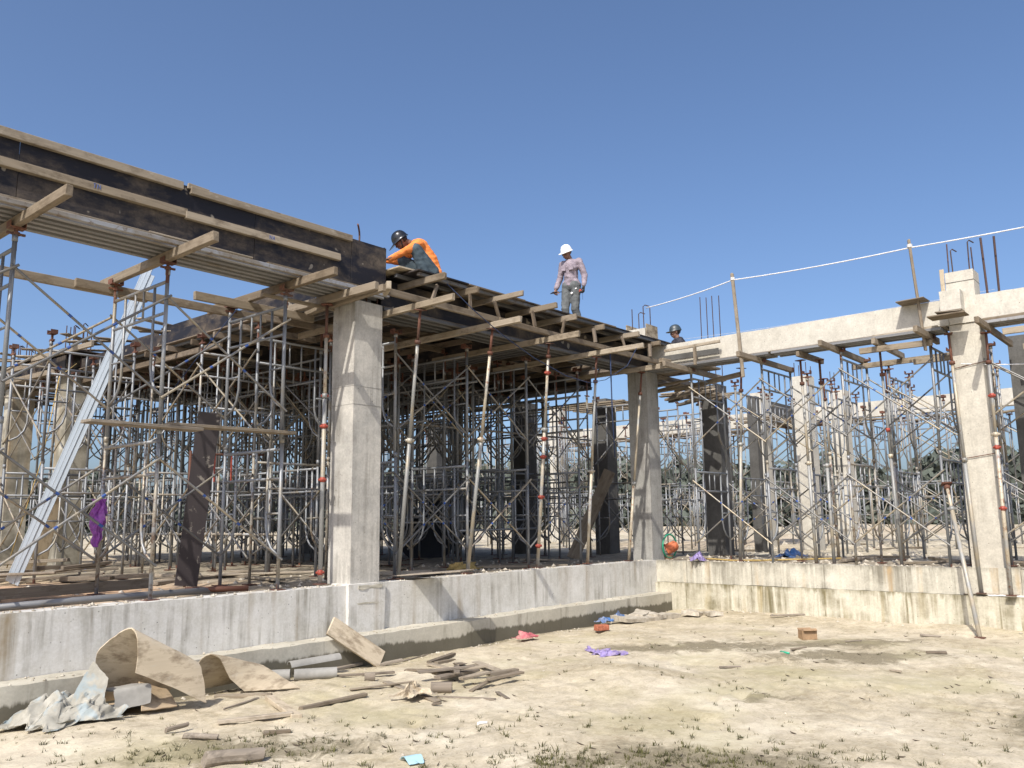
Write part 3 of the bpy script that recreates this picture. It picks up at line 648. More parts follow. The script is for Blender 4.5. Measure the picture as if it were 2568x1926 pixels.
m_, l = frame_mtx((-.11, -1.5, 4.5), (-.11, -.35, 4.5)); v, f = chamfer(l, .015, .1, .002, .001); o = meshobj('side_panel', v, f, 'dim_concrete', rf); o.matrix_local = parent_inv(rf) @ m_
bar('overhang_board', (-.14, -4.95, 4.80), (-.14, -4.55, 4.79), .34, .018, 'old_timber', rf)
# beam form between the corner column and the dark square column, with scrap timber on it
cf = thing('beam_formwork', 'rough timber forms and boards behind the corner column', 'formwork', (1.6, .3, 4.3))
for a in (.1, .3, .5): bar('stringer', (.5, a, 4.3), (2.8, a, 4.3), .05, .08, 'old_timber', cf)
for i in range(10): bar('loose_board', (.7 + .25 * i, -.35 + R.uniform(-.2, .2), 4.2 - .03 * (i % 3)), (.8 + .25 * i + R.uniform(-.4, .4), .9, 4.19 - .03 * (i % 3)), .12, .03, 'timber' if i % 2 else 'pale_timber', cf)
for i in range(5): bar('loose_board', (1.2 + .3 * i, -.4, 4.06), (1.9 + .3 * i, .8 + R.uniform(-.2, .2), 4.05), .1, .05, 'old_timber' if i % 2 else 'pale_timber', cf)
for i in range(6): bar('loose_board', (2.5 + .15 * i, 2.2, 4.25 - .02 * i), (2.4 + .3 * i, 4.2, 4.25), .12, .04, 'timber' if i % 2 else 'pale_timber', cf)
# rope line on stakes
for y, z0, z1, lab in ((-1.9, 3.97, 5.82, 'wooden stake tied with white rope near the middle of the beam'), (-4.82, 4.02, 5.76, 'wooden stake tied with white rope beside the white column stub')):
    st = thing('stake', lab, 'stake', (-.14, y, z0)); bar('pole', (-.14, y - .05, z0), (-.17, y + .04, z1), .045, .05, 'timber', st, .01, .006)
    q = MB()
    for i in range(4): q.tube([(-.165 + .035 * math.cos(t * .7), y + .035 + .035 * math.sin(t * .7), z1 - .12 + .012 * i) for t in range(10)], .007, 5)
    under(q.obj('rope_binding', 'white_rope'), st)
def sagline(pts, sag, n=14):
    out = []
    for a, b in zip(pts[:-1], pts[1:]):
        a, b = Vector(a), Vector(b)
        for i in range(n): t = i / n; out.append(a.lerp(b, t) - Vector((0, 0, sag * 4 * t * (1 - t))))
    return out + [Vector(pts[-1])]
q = MB(); q.tube(sagline(((.15, .1, 5.6), (-.17, -1.87, 5.70), (-.17, -4.79, 5.63), (-.2, -8.2, 5.60), (-.2, -10, 5.6)), .03), .010, 6)
tag(q.obj('rope', 'white_rope', None, True), 'white rope strung along the right beam between stakes', 'rope')
q = MB(); q.tube(sagline(((1.5, .2, 5.2), (1.3, -5.6, 5.12)), .05), .0025, 4); tag(q.obj('string_line', 'white_rope', None, True), 'faint thin string line below the white rope against the sky', 'string')
q = MB(); q.tube(sagline(((-.02, -5.3, 3.78), (.5, -6.9, 3.72)), .04), .008, 5); tag(q.obj('wire', 'white_rope', None, True), 'pale wire running right from the right wing column', 'wire')
q = MB(); q.tube([(-6.05, -.7, 4.64), (-5.6, -.75, 4.36), (-5.05, -.78, 4.10), (-4.4, -.8, 3.87), (-3.7, -.82, 3.70), (-3.15, -.85, 3.65), (-2.8, -.92, 3.73), (-2.42, -1.08, 3.98), (-2.32, -1.2, 4.26)], .006, 6)
tag(q.obj('rope', 'blue_rope', None, True), 'dark blue rope sagging in a loop below the deck edge', 'rope')
q = MB(); q.tube([(-1.95, -.45, 4.36), (-1.94, -.45, 3.3), (-1.9, -.45, 2.6)], .012, 6); tag(q.obj('hose', 'blue_rope', None, True), 'thin blue hose hanging straight down left of the corner column', 'hose')
q = MB(); q.tube([(-7.9, 1.2, 4.3), (-8.25, 1.6, 3.6), (-8.6, 1.9, 2.9)], .006, 5); tag(q.obj('cord', 'blue_rope', None, True), 'thin dark blue cord slanting down through the left scaffold', 'cord')
q = MB(); q.tube([(-7.7, 6.5, 4.3), (-8.3, 5.6, 3.9), (-8.5, 5.5, 2.6), (-8.9, 5.4, 1.0)], .008, 5); tag(q.obj('rope', 'yellow_rope', None, True), 'yellow rope hanging from the back forms at far left', 'rope')
# far beam
fb = thing('concrete_beam', 'far white concrete beam seen through the right scaffolding', 'beam', (11.4, 0, 4.4))
under(sharp(block('beam', (11.25, -9, 4.38), (11.55, 12, 4.82), 'beam_concrete', None, (.3, .3, .22), .01, 46)), fb)
for y in range(-9, 12): bar('joist', (10.7, y + R.uniform(-.2, .2), 4.28), (12.1, y + R.uniform(-.2, .2), 4.28), .1, .1, 'timber' if y % 2 else 'old_timber', fb)
for k_ in range(16): bar('form_board', (10.9 + R.uniform(-.3, .3), -9 + k_ * 1.3, 4.18 + R.uniform(-.05, .12)), (11.0 + R.uniform(-.3, .3), -7.4 + k_ * 1.3, 4.18 + R.uniform(-.05, .12)), .25, .04, 'old_timber' if k_ % 3 else 'timber', fb)
f2 = thing('concrete_beam', 'short far beam meeting the far column joint', 'beam', (9.8, 1.7, 4.4))
under(sharp(block('beam', (8.8, 1.55, 4.4), (11.25, 1.85, 4.8), 'dim_concrete', None, (.3, .3, .2), .01, 47)), f2)
for i in range(8): bar('form_board', (8.0 + .35 * i, 1.1, 4.25), (8.1 + .35 * i, 2.4, 4.25 + R.uniform(-.1, .1)), .2, .05, 'old_timber' if i % 2 else 'timber', f2)

# ------------------------------------------------------------------ scaffolding
FW, FH, BAY = 1.22, 1.7, 1.48
_cache = {}
def frame_src(n):
    key = ('frame', n)
    if key not in _cache:
        q = MB(); r = .0215
        for y in (0, FW): q.tube([(0, y, 0), (0, y, FH)], r, n)
        q.tube([(0, 0, 1.60), (0, FW, 1.60)], .019, n); q.tube([(0, 0, 1.26), (0, FW, 1.26)], .017, n)
        for s_, y in ((1, 0), (-1, FW)):
            yi = y + s_ * .27
            q.tube([(0, yi, 1.60), (0, yi, .70), (0, yi - s_ * .04, .56), (0, yi - s_ * .12, .46), (0, y, .38)], .015, max(5, n - 2))
            q.tube([(0, y, .86), (0, yi, .86)], .013, 5)
        for y in (FW * .42, FW * .58): q.tube([(0, y, 1.26), (0, y, 1.60)], .013, 5)
        for y in (0, FW): q.tube([(0, y, FH - .03), (0, y, FH + .03)], .027, n)
        o = q.obj('frame', 'galvanised', None, True); COL.objects.unlink(o); _cache[key] = o
    return _cache[key]
def brace_src(n, flip):
    key = ('brace', n, flip)
    if key not in _cache:
        q = MB(); z0, z1 = (.36, 1.42) if not flip else (1.42, .36); off = .03 if flip else .055
        a, b = Vector((0, 0, z0)), Vector((BAY, 0, z1))
        d = Vector((0, -off, 0)); L = lambda t: a.lerp(b, t) + d
        for t0, t1, mi in (((-.02, .34, 0), (.34, .36, 1), (.36, .62, 0), (.62, .645, 1), (.645, 1.02, 0)) if n > 6 else ((-.02, 1.02, 0),)): q.tube([L(t0), L(t1)], .0135 if mi == 0 else .0145, n, mi, cap=False)
        o = q.obj('cross_brace', ['brace_steel', 'blue_mark'], None, True); COL.objects.unlink(o); _cache[key] = o
    return _cache[key]
def jack_src(n, h):
    key = ('jack', n, round(h, 2))
    if key not in _cache:
        q = MB(); q.tube([(0, 0, -.12), (0, 0, h - .01)], .018, n); q.tube([(0, 0, .03), (0, 0, .06)], .035, n)
        q.box((-.07, -.05, h - .012), (.07, .05, h)); q.box((-.07, -.05, h), (-.062, .05, h + .05)); q.box((.062, -.05, h), (.07, .05, h + .05)); q.box((-.08, -.012, .035), (.08, .012, .055))
        o = q.obj('screw_jack', 'rust_steel', None, False); COL.objects.unlink(o); _cache[key] = o
    return _cache[key]
def plate_src():
    if 'plate' not in _cache:
        q = MB(); q.box((-.07, -.07, -.02), (.07, .07, -.008)); q.tube([(0, 0, -.02), (0, 0, .05)], .017, 6)
        o = q.obj('base_plate', 'rust_steel'); COL.objects.unlink(o); _cache['plate'] = o
    return _cache['plate']
def scaffold(loc, rz, nf, label, group=None, levels=2, jack=.11, n=6, skip=(), braces=True, bay=BAY):
    t = thing('scaffold_tower', label, 'scaffold', loc, rz, group); T = Matrix.Translation
    for i in range(nf):
        for lv in range(levels):
            if (i, lv) in skip: continue
            inst(frame_src(n), 'frame', t, T((i * bay + R.uniform(-.01, .01), R.uniform(-.008, .008), lv * FH)))
        for y in (0, FW):
            if jack: inst(jack_src(n, jack), 'screw_jack', t, T((i * bay, y, levels * FH)))
            inst(plate_src(), 'base_plate', t, T((i * bay, y, .02)))
    if braces:
        for i in range(nf - 1):
            for lv in range(levels):
                for side in (0, 1):
                    for fl in (0, 1):
                        if R.random() < .06: continue
                        m_ = T((i * bay, FW if side else 0, lv * FH)) @ (Matrix.Scale(-1, 4, (0, 1, 0)) if side else Matrix.Identity(4)) @ Matrix.Scale(bay / BAY, 4, (1, 0, 0))
                        inst(brace_src(n, fl), 'cross_brace', t, m_)
    return t
Z0 = .845
# the rows that stand on the edge of the plinth
scaffold((-12.32, .17, Z0), 0, 4, 'front scaffold under the black beam form, left of the near column', None, 2, .105, 8)
scaffold((-5.72, .65, Z0 - .03), 0, 4, 'front scaffold under the deck edge right of the near column', None, 2, .03, 8, bay=1.44)
scaffold((1.36, -4.88, Z0 - .03), rad(90), 4, 'front scaffold under the white right beam', None, 2, .03, 8, bay=1.36)
scaffold((1.36, -8.4, Z0 - .03), rad(90), 3, 'scaffold at the right edge beyond the right wing column', None, 2, .03, 6)
# along the left edge of the deck: frames lie across, braces run back
scaffold((-6.02, 1.75, FILL), rad(90), 3, 'scaffold behind the near column under the left edge of the deck', None, 2, .14, 6)
scaffold((-6.02, 6.2, FILL), rad(90), 4, 'scaffold farther back under the left edge of the deck', None, 2, .14, 6)
scaffold((-7.6, 4.6, FILL), rad(90), 3, 'scaffold in the open left of the deck beside the zinc channels', None, 2, .15, 6)
scaffold((-8.9, 8.6, FILL), rad(90), 3, 'scaffold at far left in front of the back columns', None, 2, .15, 6)
scaffold((-11.0, 11.6, FILL), 0, 3, 'low scaffold at far left behind the back columns', None, 2, .2, 6)
# the forest under the deck
grp = 'scaffold towers under the deck'
for yy, rn in zip((2.35, 3.75, 5.15, 6.55, 7.95, 9.3), ('front', 'second', 'third', 'fourth', 'fifth', 'back')):
    for xx, cn_ in zip((-5.75, -4.25, -2.75, -1.25, .25), ('leftmost', 'second from the left', 'middle', 'fourth from the left', 'rightmost')):
        lab = 'scaffold tower in the shade under the deck, %s row, %s' % (rn, cn_)
        scaffold((xx + R.uniform(-.12, .12), yy + R.uniform(-.06, .06), FILL), 0, 2, lab, grp, 2, .37, 6, bay=1.1)
lab = 'horizontal tie tube lashed between scaffold towers under the deck'; grp = 'tie tubes under the deck'
for i in range(26):
    q = MB(); z = R.choice((1.5, 2.3, 2.55, 3.3, 4.0)) + R.uniform(-.1, .1)
    if i % 2: a, b = (R.uniform(-7, -3), R.uniform(1.5, 10), z), (R.uniform(-2, 2), 0, z + R.uniform(-.05, .05)); b = (b[0], a[1] + R.uniform(-.15, .15), b[2])
    else: a = (R.uniform(-7, 1.5), R.uniform(1.2, 4), z); b = (a[0] + R.uniform(-.15, .15), R.uniform(6, 11), z + R.uniform(-.05, .05))
    q.tube([a, b], .021, 6); tag(q.obj('tie_tube', 'galvanised', None, True), lab, 'tube', grp)
# through and behind the right wing
grp = 'scaffold towers behind the right wing'
for xx, yy, rz, wh in ((3.3, -2.2, 90, 'just behind the middle of the white beam'), (3.5, -5.1, 90, 'just left of the right wing column'), (5.6, -1.9, 90, 'left of the tall free-standing white column'), (5.4, -4.6, 90, 'right of the tall free-standing white column'), (4.6, 1.4, 0, 'behind the dark square column'), (2.0, 1.4, 0, 'close behind the corner column'), (7.6, -3.2, 0, 'far back towards the right wing column'), (8.2, -1.2, 0, 'in front of the farther white column'), (6.6, 2.4, 0, 'far back right of the corner column'), (8.8, 3.2, 0, 'near the far beam joint')):
    scaffold((xx, yy, .76), rad(rz), 2, 'scaffold tower ' + wh, grp, 2, .12, 6)
grp = 'scaffold towers under the far beam'
for yy, on in zip((-7.6, -5.2, -2.9, -.6, 1.9, 4.2, 6.5, 8.8), ('first', 'second', 'third', 'fourth', 'fifth', 'sixth', 'seventh', 'eighth')):
    lab = 'distant scaffold tower under the far white beam, %s from the right' % on
    scaffold((12.0, yy, .76), rad(90), 2, lab, grp, 2, .08, 5)
grp = 'scaffold towers beyond the deck'
ORD = ('first', 'second', 'third', 'fourth', 'fifth', 'sixth', 'seventh', 'eighth', 'ninth', 'tenth', 'eleventh', 'twelfth', 'thirteenth', 'fourteenth')
FAR = sorted(( (-4, 12.2), (-1.4, 12.4), (1.2, 12.0), (3.8, 11.6), (6.2, 9.8), (5.2, 7.2), (4.3, 5.2), (7.8, 6.6), (-3, 15), (.2, 15.4), (3.4, 14.6), (7, 12.6), (9.2, 9.2), (-6.5, 12.6)), key=lambda p_: -math.atan2(p_[1] + 8.25, p_[0] + 13.56))
for (xx, yy), on in zip(FAR, ORD):
    scaffold((xx, yy, .76), 0, 2, 'distant scaffold tower beyond the back of the deck, %s from the left' % on, grp, 2, .3, 5)

# horizontal plank on the front left scaffold
o = bar('plank', (-10.12, .12, 2.59), (-8.95, .12, 2.585), .22, .03, 'old_timber'); tag(o, 'brown plank lying on the front left scaffold, left length', 'plank', 'planks on the front left scaffold')
o = bar('plank', (-9.3, .13, 2.62), (-7.78, .13, 2.63), .2, .03, 'timber'); tag(o, 'brown plank lying on the front left scaffold, right length', 'plank', 'planks on the front left scaffold')

# ------------------------------------------------------------------ single props
def prop(p0, p1, label, red=(), group=None, split=.55, rust_top=.12, r=.027, mat='prop_steel'):
    p0, p1 = Vector(p0), Vector(p1); t = thing('steel_prop', label, 'prop', p0, 0, group); d = p1 - p0; L = d.length
    rot = d.to_track_quat('Z', 'Y').to_matrix().to_4x4()
    def put(q, nm, m_, par=None):
        o = q.obj(nm, m_, par or t, True)
        if par is None: o.matrix_local = rot
        return o
    q = MB(); q.tube([(0, 0, .01), (0, 0, L * split)], r, 8); ot = put(q, 'outer_tube', mat)
    q = MB(); q.tube([(0, 0, L * split - .05), (0, 0, L * (1 - rust_top))], r * .82, 8); put(q, 'inner_tube', mat)
    q = MB(); q.tube([(0, 0, L * (1 - rust_top) - .04), (0, 0, L - .012)], r * .7, 8); q.tube([(0, 0, L * (1 - rust_top) - .02), (0, 0, L * (1 - rust_top) + .03)], r * 1.5, 8); sj = put(q, 'screw_jack', 'rust_steel')
    q = MB(); q.tube([(0, 0, L * split - .03), (0, 0, L * split + .03)], r * 1.35, 8); q.box((-.06, -.01, L * split - .015), (.06, .01, L * split + .015)); put(q, 'collar', mat, ot)
    for z in red:
        q = MB(); q.tube([(0, 0, L * z - .03), (0, 0, L * z + .03)], r * 1.18, 8); q.box((-.05, -.014, L * z - .014), (.05, .014, L * z + .014)); put(q, 'clamp', 'red_paint', ot)
    q = MB(); q.box((-.06, -.06, 0), (.06, .06, .01)); o = q.obj('base_plate', 'rust_steel', t)
    q = MB(); q.box((-.07, -.055, L - .012), (.07, .055, L)); put(q, 'head_plate', 'rust_steel', sj)
    return t
prop((-6.04, .2, .862), (-6.42, -.60, 4.243), 'leaning prop right beside the near column, first from the left', split=.52)
prop((-4.74, .2, .862), (-4.98, -.53, 4.243), 'second leaning prop from the near column', split=.55, rust_top=.1)
prop((-3.17, .2, .862), (-3.67, -.50, 4.243), 'third leaning prop with several red clamps', (.1, .32, .5, .58, .87), split=.62, rust_top=.06)
prop((-1.85, .2, .862), (-2.25, -.38, 4.243), 'fourth leaning prop with rusty collars', (), split=.45)
prop((-.72, .12, .862), (-.45, -.12, 4.243), 'prop leaning across the front of the corner column', (), split=.4)
prop((-7.2, .3, .862), (-7.15, .35, 4.34), 'upright prop with red clamps close left of the near column', (.04, .36, .55, .66), split=.66)
prop((-.9, -5.4, .0), (.12, -4.92, 2.05), 'grey prop leaning from the yard ground over the right plinth wall', (), split=.82, rust_top=.03, r=.03)
prop((-.03, -5.28, .50), (-.06, -5.18, 4.25), 'pale prop standing against the right wing column', (), split=.5)
prop((-.1, -5.66, .49), (.0, -5.66, 4.2), 'prop with red clamps on the right side of the right wing column', (.32, .55, .75), split=.6)
prop((.15, -6.3, .85), (.05, -6.3, 4.2), 'rusty pale prop at the right edge of the picture', (), split=.5)
prop((.3, -1.5, .85), (.22, -1.75, 4.2), 'blue-footed prop just right of the corner column', (), split=.6)
for i, (x, y) in enumerate(((.3, -4.15), (.3, -2.83), (.35, -3.1), (2.2, -3.6), (2.5, -2.4))): prop((x, y, .83), (x + R.uniform(-.1, .1), y + R.uniform(-.06, .06), 4.2), 'plain steel prop among the scaffolding under the right beam', (.62,) if i == 0 else (), 'props under the right beam', R.uniform(.45, .65))
q = MB(); q.tube([(.5, -.55, .86), (.42, -.9, .87), (.4, -1.3, .85), (.5, -1.8, .86), (.7, -2.4, .88), (.95, -3.0, .9)], .014, 7); tag(q.obj('hose', 'yellow_rope', None, True), 'beige hose lying along the top of the right plinth wall', 'hose')
# red railing piece between near column and scaffold
t = thing('red_frame', 'small red-brown steel frame standing left of the near column', 'frame', (-7.9, 2.2, .8))
q = MB(); q.tube([(0, 0, 0), (0, 0, 1.75)], .018, 6); q.tube([(.0, 0, 1.7), (1.1, 0, 1.75)], .016, 6); under(q.obj('rail', 'rust_steel', None, True), t).matrix_parent_inverse = Matrix()
for x in (.35, .6, .85):
    q = MB(); q.tube([(x, 0, 1.35), (x, 0, 1.73)], .012, 5); q.obj('baluster', 'red_paint', t)

# ------------------------------------------------------------------ leaning stock in the left bay
t = thing('zinc_channels', 'bundle of long bright zinc channels leaning in the left bay', 'steel channel', (-9.25, 4.15, .86))
p0, p1 = Vector((-9.25, 4.15, .86)), Vector((-8.42, 2.5, 5.0)); d = p1 - p0; L = d.length
view = Vector((-.76, -.65, 0)); side = d.cross(view).normalized(); nrm = side.cross(d).normalized()
for i in range(3):
    q = MB(); w = .064; dep = .010; z1 = L - (.03, 0, .1)[i]
    prof = [(-w / 2, 0), (-w / 2, dep), (-w * .32, dep), (-w * .28, dep * .7), (w * .28, dep * .7), (w * .32, dep), (w / 2, dep), (w / 2, 0)]
    vv = [(a, b, z) for z in (0, z1) for a, b in prof]; n_ = len(prof)
    q.add(vv, [(j, (j + 1) % n_, n_ + (j + 1) % n_, n_ + j) for j in range(n_)] + [tuple(range(n_))[::-1], tuple(range(n_, 2 * n_))])
    o = q.obj('channel', 'bright_zinc', t)
    m_ = Matrix((side, nrm, d.normalized())).transposed().to_4x4(); m_.translation = side * (i - 1) * .061 + nrm * (.010 * (i % 2))
    o.matrix_local = m_
def leanboard(name, p0, p1, w, th, mat, label, cat='board'):
    m_, l = frame_mtx(p0, p1, (Vector((-13.5, -8.2, 1.6)) - Vector(p0)).normalized()); v, f = chamfer(l, w, th, .003, .003)
    o = meshobj(name, v, f, mat); o.matrix_world = m_; return tag(o, label, cat)
leanboard('plywood_board', (-8.0, 1.98, .83), (-8.05, 1.5, 2.98), .27, .02, 'scuffed_board', 'dark narrow plywood board leaning upright inside the left bay')
leanboard('plywood_board', (-7.9, 7.1, .82), (-8.1, 6.1, 2.05), .3, .02, 'bleached_plywood', 'pale worn board leaning beside the back left column')
leanboard('plywood_board', (.55, 2.3, .8), (1.4, 1.9, 2.6), .25, .02, 'timber', 'brown board leaning in the shade left of the corner column')
t = leanboard('black_sheet', (-.9, 5.6, .8), (.6, 5.4, 2.1), 1.1, .01, 'tar_black', 'black sheet leaning in the dark under the deck', 'sheet')
o = bar('tilted_board', (-5.93, .35, .895), (-5.62, -.64, .972), .4, .02, 'old_timber'); tag(o, 'board overhanging the plinth edge right of the near column', 'board')
# lumber lying on the fill
lab = 'loose lumber lying on the sandy fill of the left bay'; grp = 'lumber on the left fill'
for i in range(22):
    x, y = R.uniform(-10.2, -7.9), R.uniform(4.2, 5.6); a = R.gauss(.15, .25) - .3; l = R.uniform(.6, 1.6); z = .86 + .05 * (i % 5)
    tag(bar('lumber', (x - l / 2 * math.cos(a), y - l / 2 * math.sin(a), z), (x + l / 2 * math.cos(a), y + l / 2 * math.sin(a), z + R.uniform(-.02, .05)), R.uniform(.06, .14), R.uniform(.02, .06), R.choice(('old_timber', 'old_timber', 'timber'))), lab, 'lumber', grp)
lab = 'loose lumber scrap on the fill under the scaffolding'; grp = 'lumber scraps under the scaffolding'
for i in range(46):
    if i < 20: x, y = R.uniform(-7.5, 1), R.uniform(.9, 8)
    elif i < 38: x, y = R.uniform(.6, 4), R.uniform(-6.5, 0)
    else: x, y = R.uniform(4, 10), R.uniform(-4, 4)
    a = R.uniform(0, 3.14); l = R.uniform(.4, 1.8); z = height(x, y) + .03
    tag(bar('lumber', (x - l / 2 * math.cos(a), y - l / 2 * math.sin(a), z), (x + l / 2 * math.cos(a), y + l / 2 * math.sin(a), z + R.uniform(-.005, .02)), R.uniform(.05, .16), R.uniform(.02, .05), R.choice(('old_timber', 'timber', 'pale_timber'))), lab, 'lumber', grp)
tag(bar('timber_beam', (-10.6, 1.62, .90), (-8.6, 1.74, .91), .06, .11, 'timber'), 'long timber lying along the orange sand in the left bay', 'timber')
q = MB(); q.tube([(-11.2, .36, .87), (-9.6, .47, .88), (-8.3, .53, .875)], .035, 8); tag(q.obj('steel_pipe', 'tube_steel', None, True), 'long dark pipe lying just behind the left plinth edge', 'pipe')
q = MB(); q.tube([(-8.75, .62, .89), (-8.15, .33, .88)], .03, 8); tag(q.obj('steel_pipe', 'rust_steel', None, True), 'short rusty pipe lying behind the plinth near the dark board', 'pipe')

# ------------------------------------------------------------------ yard debris
def sweep(name, sec0, sec1, nu, nv, th, mat, label, cat, bend=0, mats=None):
    def cur(c, t):                                      # Catmull-Rom through the control points
        c = [Vector(x) for x in c]; n_ = len(c) - 1; s_ = min(t * n_, n_ - 1e-6); i = int(s_); u = s_ - i
        g = lambda j: c[max(0, min(n_, j))]
        a, b, d, e = g(i - 1), g(i), g(i + 1), g(i + 2)
        return .5 * ((2 * b) + (d - a) * u + (2 * a - 5 * b + 4 * d - e) * u * u + (3 * b - a - 3 * d + e) * u ** 3)
    def fn(u, v_):
        p = cur(sec0, v_).lerp(cur(sec1, v_), u); w = noise.noise_vector(p * 3.1) * .015
        if u in (0, 1) or v_ in (0, 1): w += noise.noise_vector(p * 37) * .007
        return p + w + Vector((0, 0, bend * 4 * u * (1 - u)))
    v, f = grid_patch(fn, nu, nv, th); o = meshobj(name, v, f, mat, None, True); sharp(o, 50)
    return tag(o, label, cat)
def creases(seed, n_=9, f0=1.2, f1_=5.0):
    rg_ = random.Random(seed * 977 + 5); fs = []
    for i in range(n_):
        a = rg_.uniform(0, 6.283); fr = f0 * (f1_ / f0) ** (i / (n_ - 1)); fs.append((math.cos(a) * fr, math.sin(a) * fr, rg_.random(), 1 / fr, Vector((rg_.uniform(-1, 1), rg_.uniform(-1, 1), rg_.uniform(-.3, 1)))))
    def at_(x, y):
        o_ = Vector((0, 0, 0))
        for a, b, p_, w, d in fs: t = (a * x + b * y + p_ + .25 * noise.noise(Vector((x * 1.5 + p_ * 9, y * 1.5, seed)))) % 1; o_ += d * (abs(t - .5) * 4 - 1) * w
        return o_
    return at_
def crumple(name, c, sx, sy, h, mat, label, cat, seed=0, n=34, fold=5.5, rz=0, droop=0):
    c = Vector(c); cr, sr = math.cos(rz), math.sin(rz); fo = creases(seed, 9, .7, fold)
    def fn(u, v_):
        x, y = u * 2 - 1, v_ * 2 - 1; r = math.sqrt(x * x + y * y); a = math.atan2(y, x)
        sh = 1 + .55 * noise.noise(Vector((math.cos(a) * 1.9 + seed, math.sin(a) * 1.9, 2))); d = fo(x, y)
        w = max(0, 1 - r * r * .75); z = h * w * (.5 + .4 * d.z) + .008 + .02 * max(0, d.y)
        px, py = (x * sh + d.x * .16) * sx, (y * sh + d.y * .16) * sy
        return c + Vector((px * cr - py * sr, px * sr + py * cr, max(z, .005)))
    v, f = grid_patch(fn, n, n, .003); o = meshobj(name, v, f, mat, None, True); sharp(o, 24); return tag(o, label, cat)
sweep('curled_plywood', ((-10.16, -.52, .10), (-10.20, -.60, .34), (-10.23, -.72, .53), (-10.14, -.82, .66), (-10.06, -.92, .725), (-10.02, -.96, .62), (-10.02, -.98, .36)),
      ((-9.50, -.56, .02), (-9.52, -.64, .12), (-9.50, -.74, .22), (-9.48, -.84, .30), (-9.46, -.98, .365), (-9.42, -1.02, .22), (-9.40, -1.05, .03)), 12, 22, .012, 'bleached_plywood',
      'larger curled plywood sheet arched up like a tent beside the tarp', 'plywood sheet', 0)
sweep('curled_plywood', ((-9.12, -.42, .02), (-9.26, -.52, .17), (-9.18, -.60, .36), (-9.08, -.68, .34), (-8.98, -.72, .14), (-8.86, -.80, .02)),
      ((-8.70, -.38, .02), (-8.72, -.46, .08), (-8.66, -.56, .20), (-8.60, -.66, .21), (-8.52, -.88, .10), (-8.46, -1.12, .015)), 10, 16, .010, 'bleached_plywood',
      'smaller curled plywood sheet between the tent-shaped one and the pipes', 'plywood sheet')
sweep('flat_plywood', ((-10.62, -.74, .03), (-10.45, -.5, .03), (-10.3, -.35, .03)), ((-9.72, -.84, .10), (-9.70, -.6, .05), (-9.6, -.4, .03)), 8, 5, .012, 'plywood', 'brown plywood offcut lying under the tarp', 'plywood sheet')
sweep('plywood_offcut', ((-9.95, -.98, .04), (-9.9, -.85, .18), (-9.88, -.75, .24)), ((-9.62, -.96, .03), (-9.60, -.8, .10), (-9.6, -.7, .14)), 5, 5, .01, 'plywood', 'orange-brown plywood piece showing below the tent-shaped sheet', 'plywood sheet')
def heap(name, c, sx, sy, h, mat, label, cat, seed, n=56, rz=0):
    """a thrown-down sheet: crumpled facets and creases, edges lying on the ground"""
    c = Vector(c); cr, sr = math.cos(rz), math.sin(rz); fold = creases(seed, 11, .8, 5.5)
    def fn(u, v_):
        x, y = u * 2 - 1, v_ * 2 - 1; r = math.sqrt(x * x + y * y); a = math.atan2(y, x)
        edge = 1 + .22 * noise.noise(Vector((math.cos(a) * 1.7 + seed, math.sin(a) * 1.7, 1)))
        w = max(0, 1 - r ** 1.6) ** .8 if r < 1 else 0; d = fold(x, y)
        z = h * w * (.62 + .34 * d.z) + .01 + .035 * max(0, d.x)
        px, py = (x * edge + d.x * .13) * sx, (y * edge + d.y * .13) * sy
        return c + Vector((px * cr - py * sr, px * sr + py * cr, max(.006, z)))
    v, f = grid_patch(fn, n, n, .004); o = meshobj(name, v, f, mat, None, True); sharp(o, 24); return tag(o, label, cat)
heap('tarp', (-10.52, -.66, .02), .34, .28, .24, 'tarp_cloth', 'crumpled cream and pale blue tarp heaped at the lower left', 'tarp', 3, 70, .4)
heap('tarp', (-10.36, -.84, .04), .26, .16, .16, 'tarp_cloth', 'smaller fold of pale tarp spilling over the brown plywood', 'tarp', 8.4, 50, -.3)
sweep('tarp_flap', ((-10.46, -.74, .10), (-10.38, -.74, .30), (-10.28, -.76, .47)), ((-10.27, -.92, .07), (-10.22, -.88, .20), (-10.18, -.84, .33)), 14, 12, .004, 'tarp_cloth', 'upright fold of pale tarp standing against the tent-shaped sheet', 'tarp')
sweep('bent_sheet', ((-10.22, -.64, .20), (-10.14, -.80, .21), (-10.13, -.84, .19), (-10.13, -.86, .05)), ((-9.94, -.74, .22), (-9.87, -.92, .23), (-9.86, -.95, .21), (-9.87, -.97, .09)), 6, 9, .012, 'dim_concrete', 'grey bent sheet lying against the tarp under the tent-shaped plywood', 'sheet').data.materials[0] = M['pvc_grey']
def halfpipe(p0, p1, r, label, mat='pvc_grey', a0=-.2, a1=3.4, th=.008):
    m_, l = frame_mtx(p0, p1)
    v, f = grid_patch(lambda u, t: Vector(((u - .5) * l, r * math.cos(a0 + (a1 - a0) * t), r * math.sin(a0 + (a1 - a0) * t))), 2, 14, th)
    o = meshobj('cut_pipe', v, f, mat, None, True); o.matrix_world = m_; sharp(o, 60); return tag(o, label, 'pipe')
halfpipe((-8.37, -.44, .05), (-8.2, -.58, .05), .05, 'short pale pipe length right of the smaller curled sheet', a0=0, a1=6.2)
halfpipe((-8.18, -.62, .05), (-7.82, -.86, .05), .05, 'grey pipe length lying in front of the footing', a0=0, a1=6.2)
halfpipe((-8.1, -.42, .09), (-7.55, -.55, .12), .06, 'cut open pipe shell propped behind the grey pipe', a0=.3, a1=3.0)
halfpipe((-7.78, -1.26, .04), (-7.7, -1.33, .04), .04, 'small brown pipe stub lying among the wood scraps', 'old_timber', 0, 6.2)
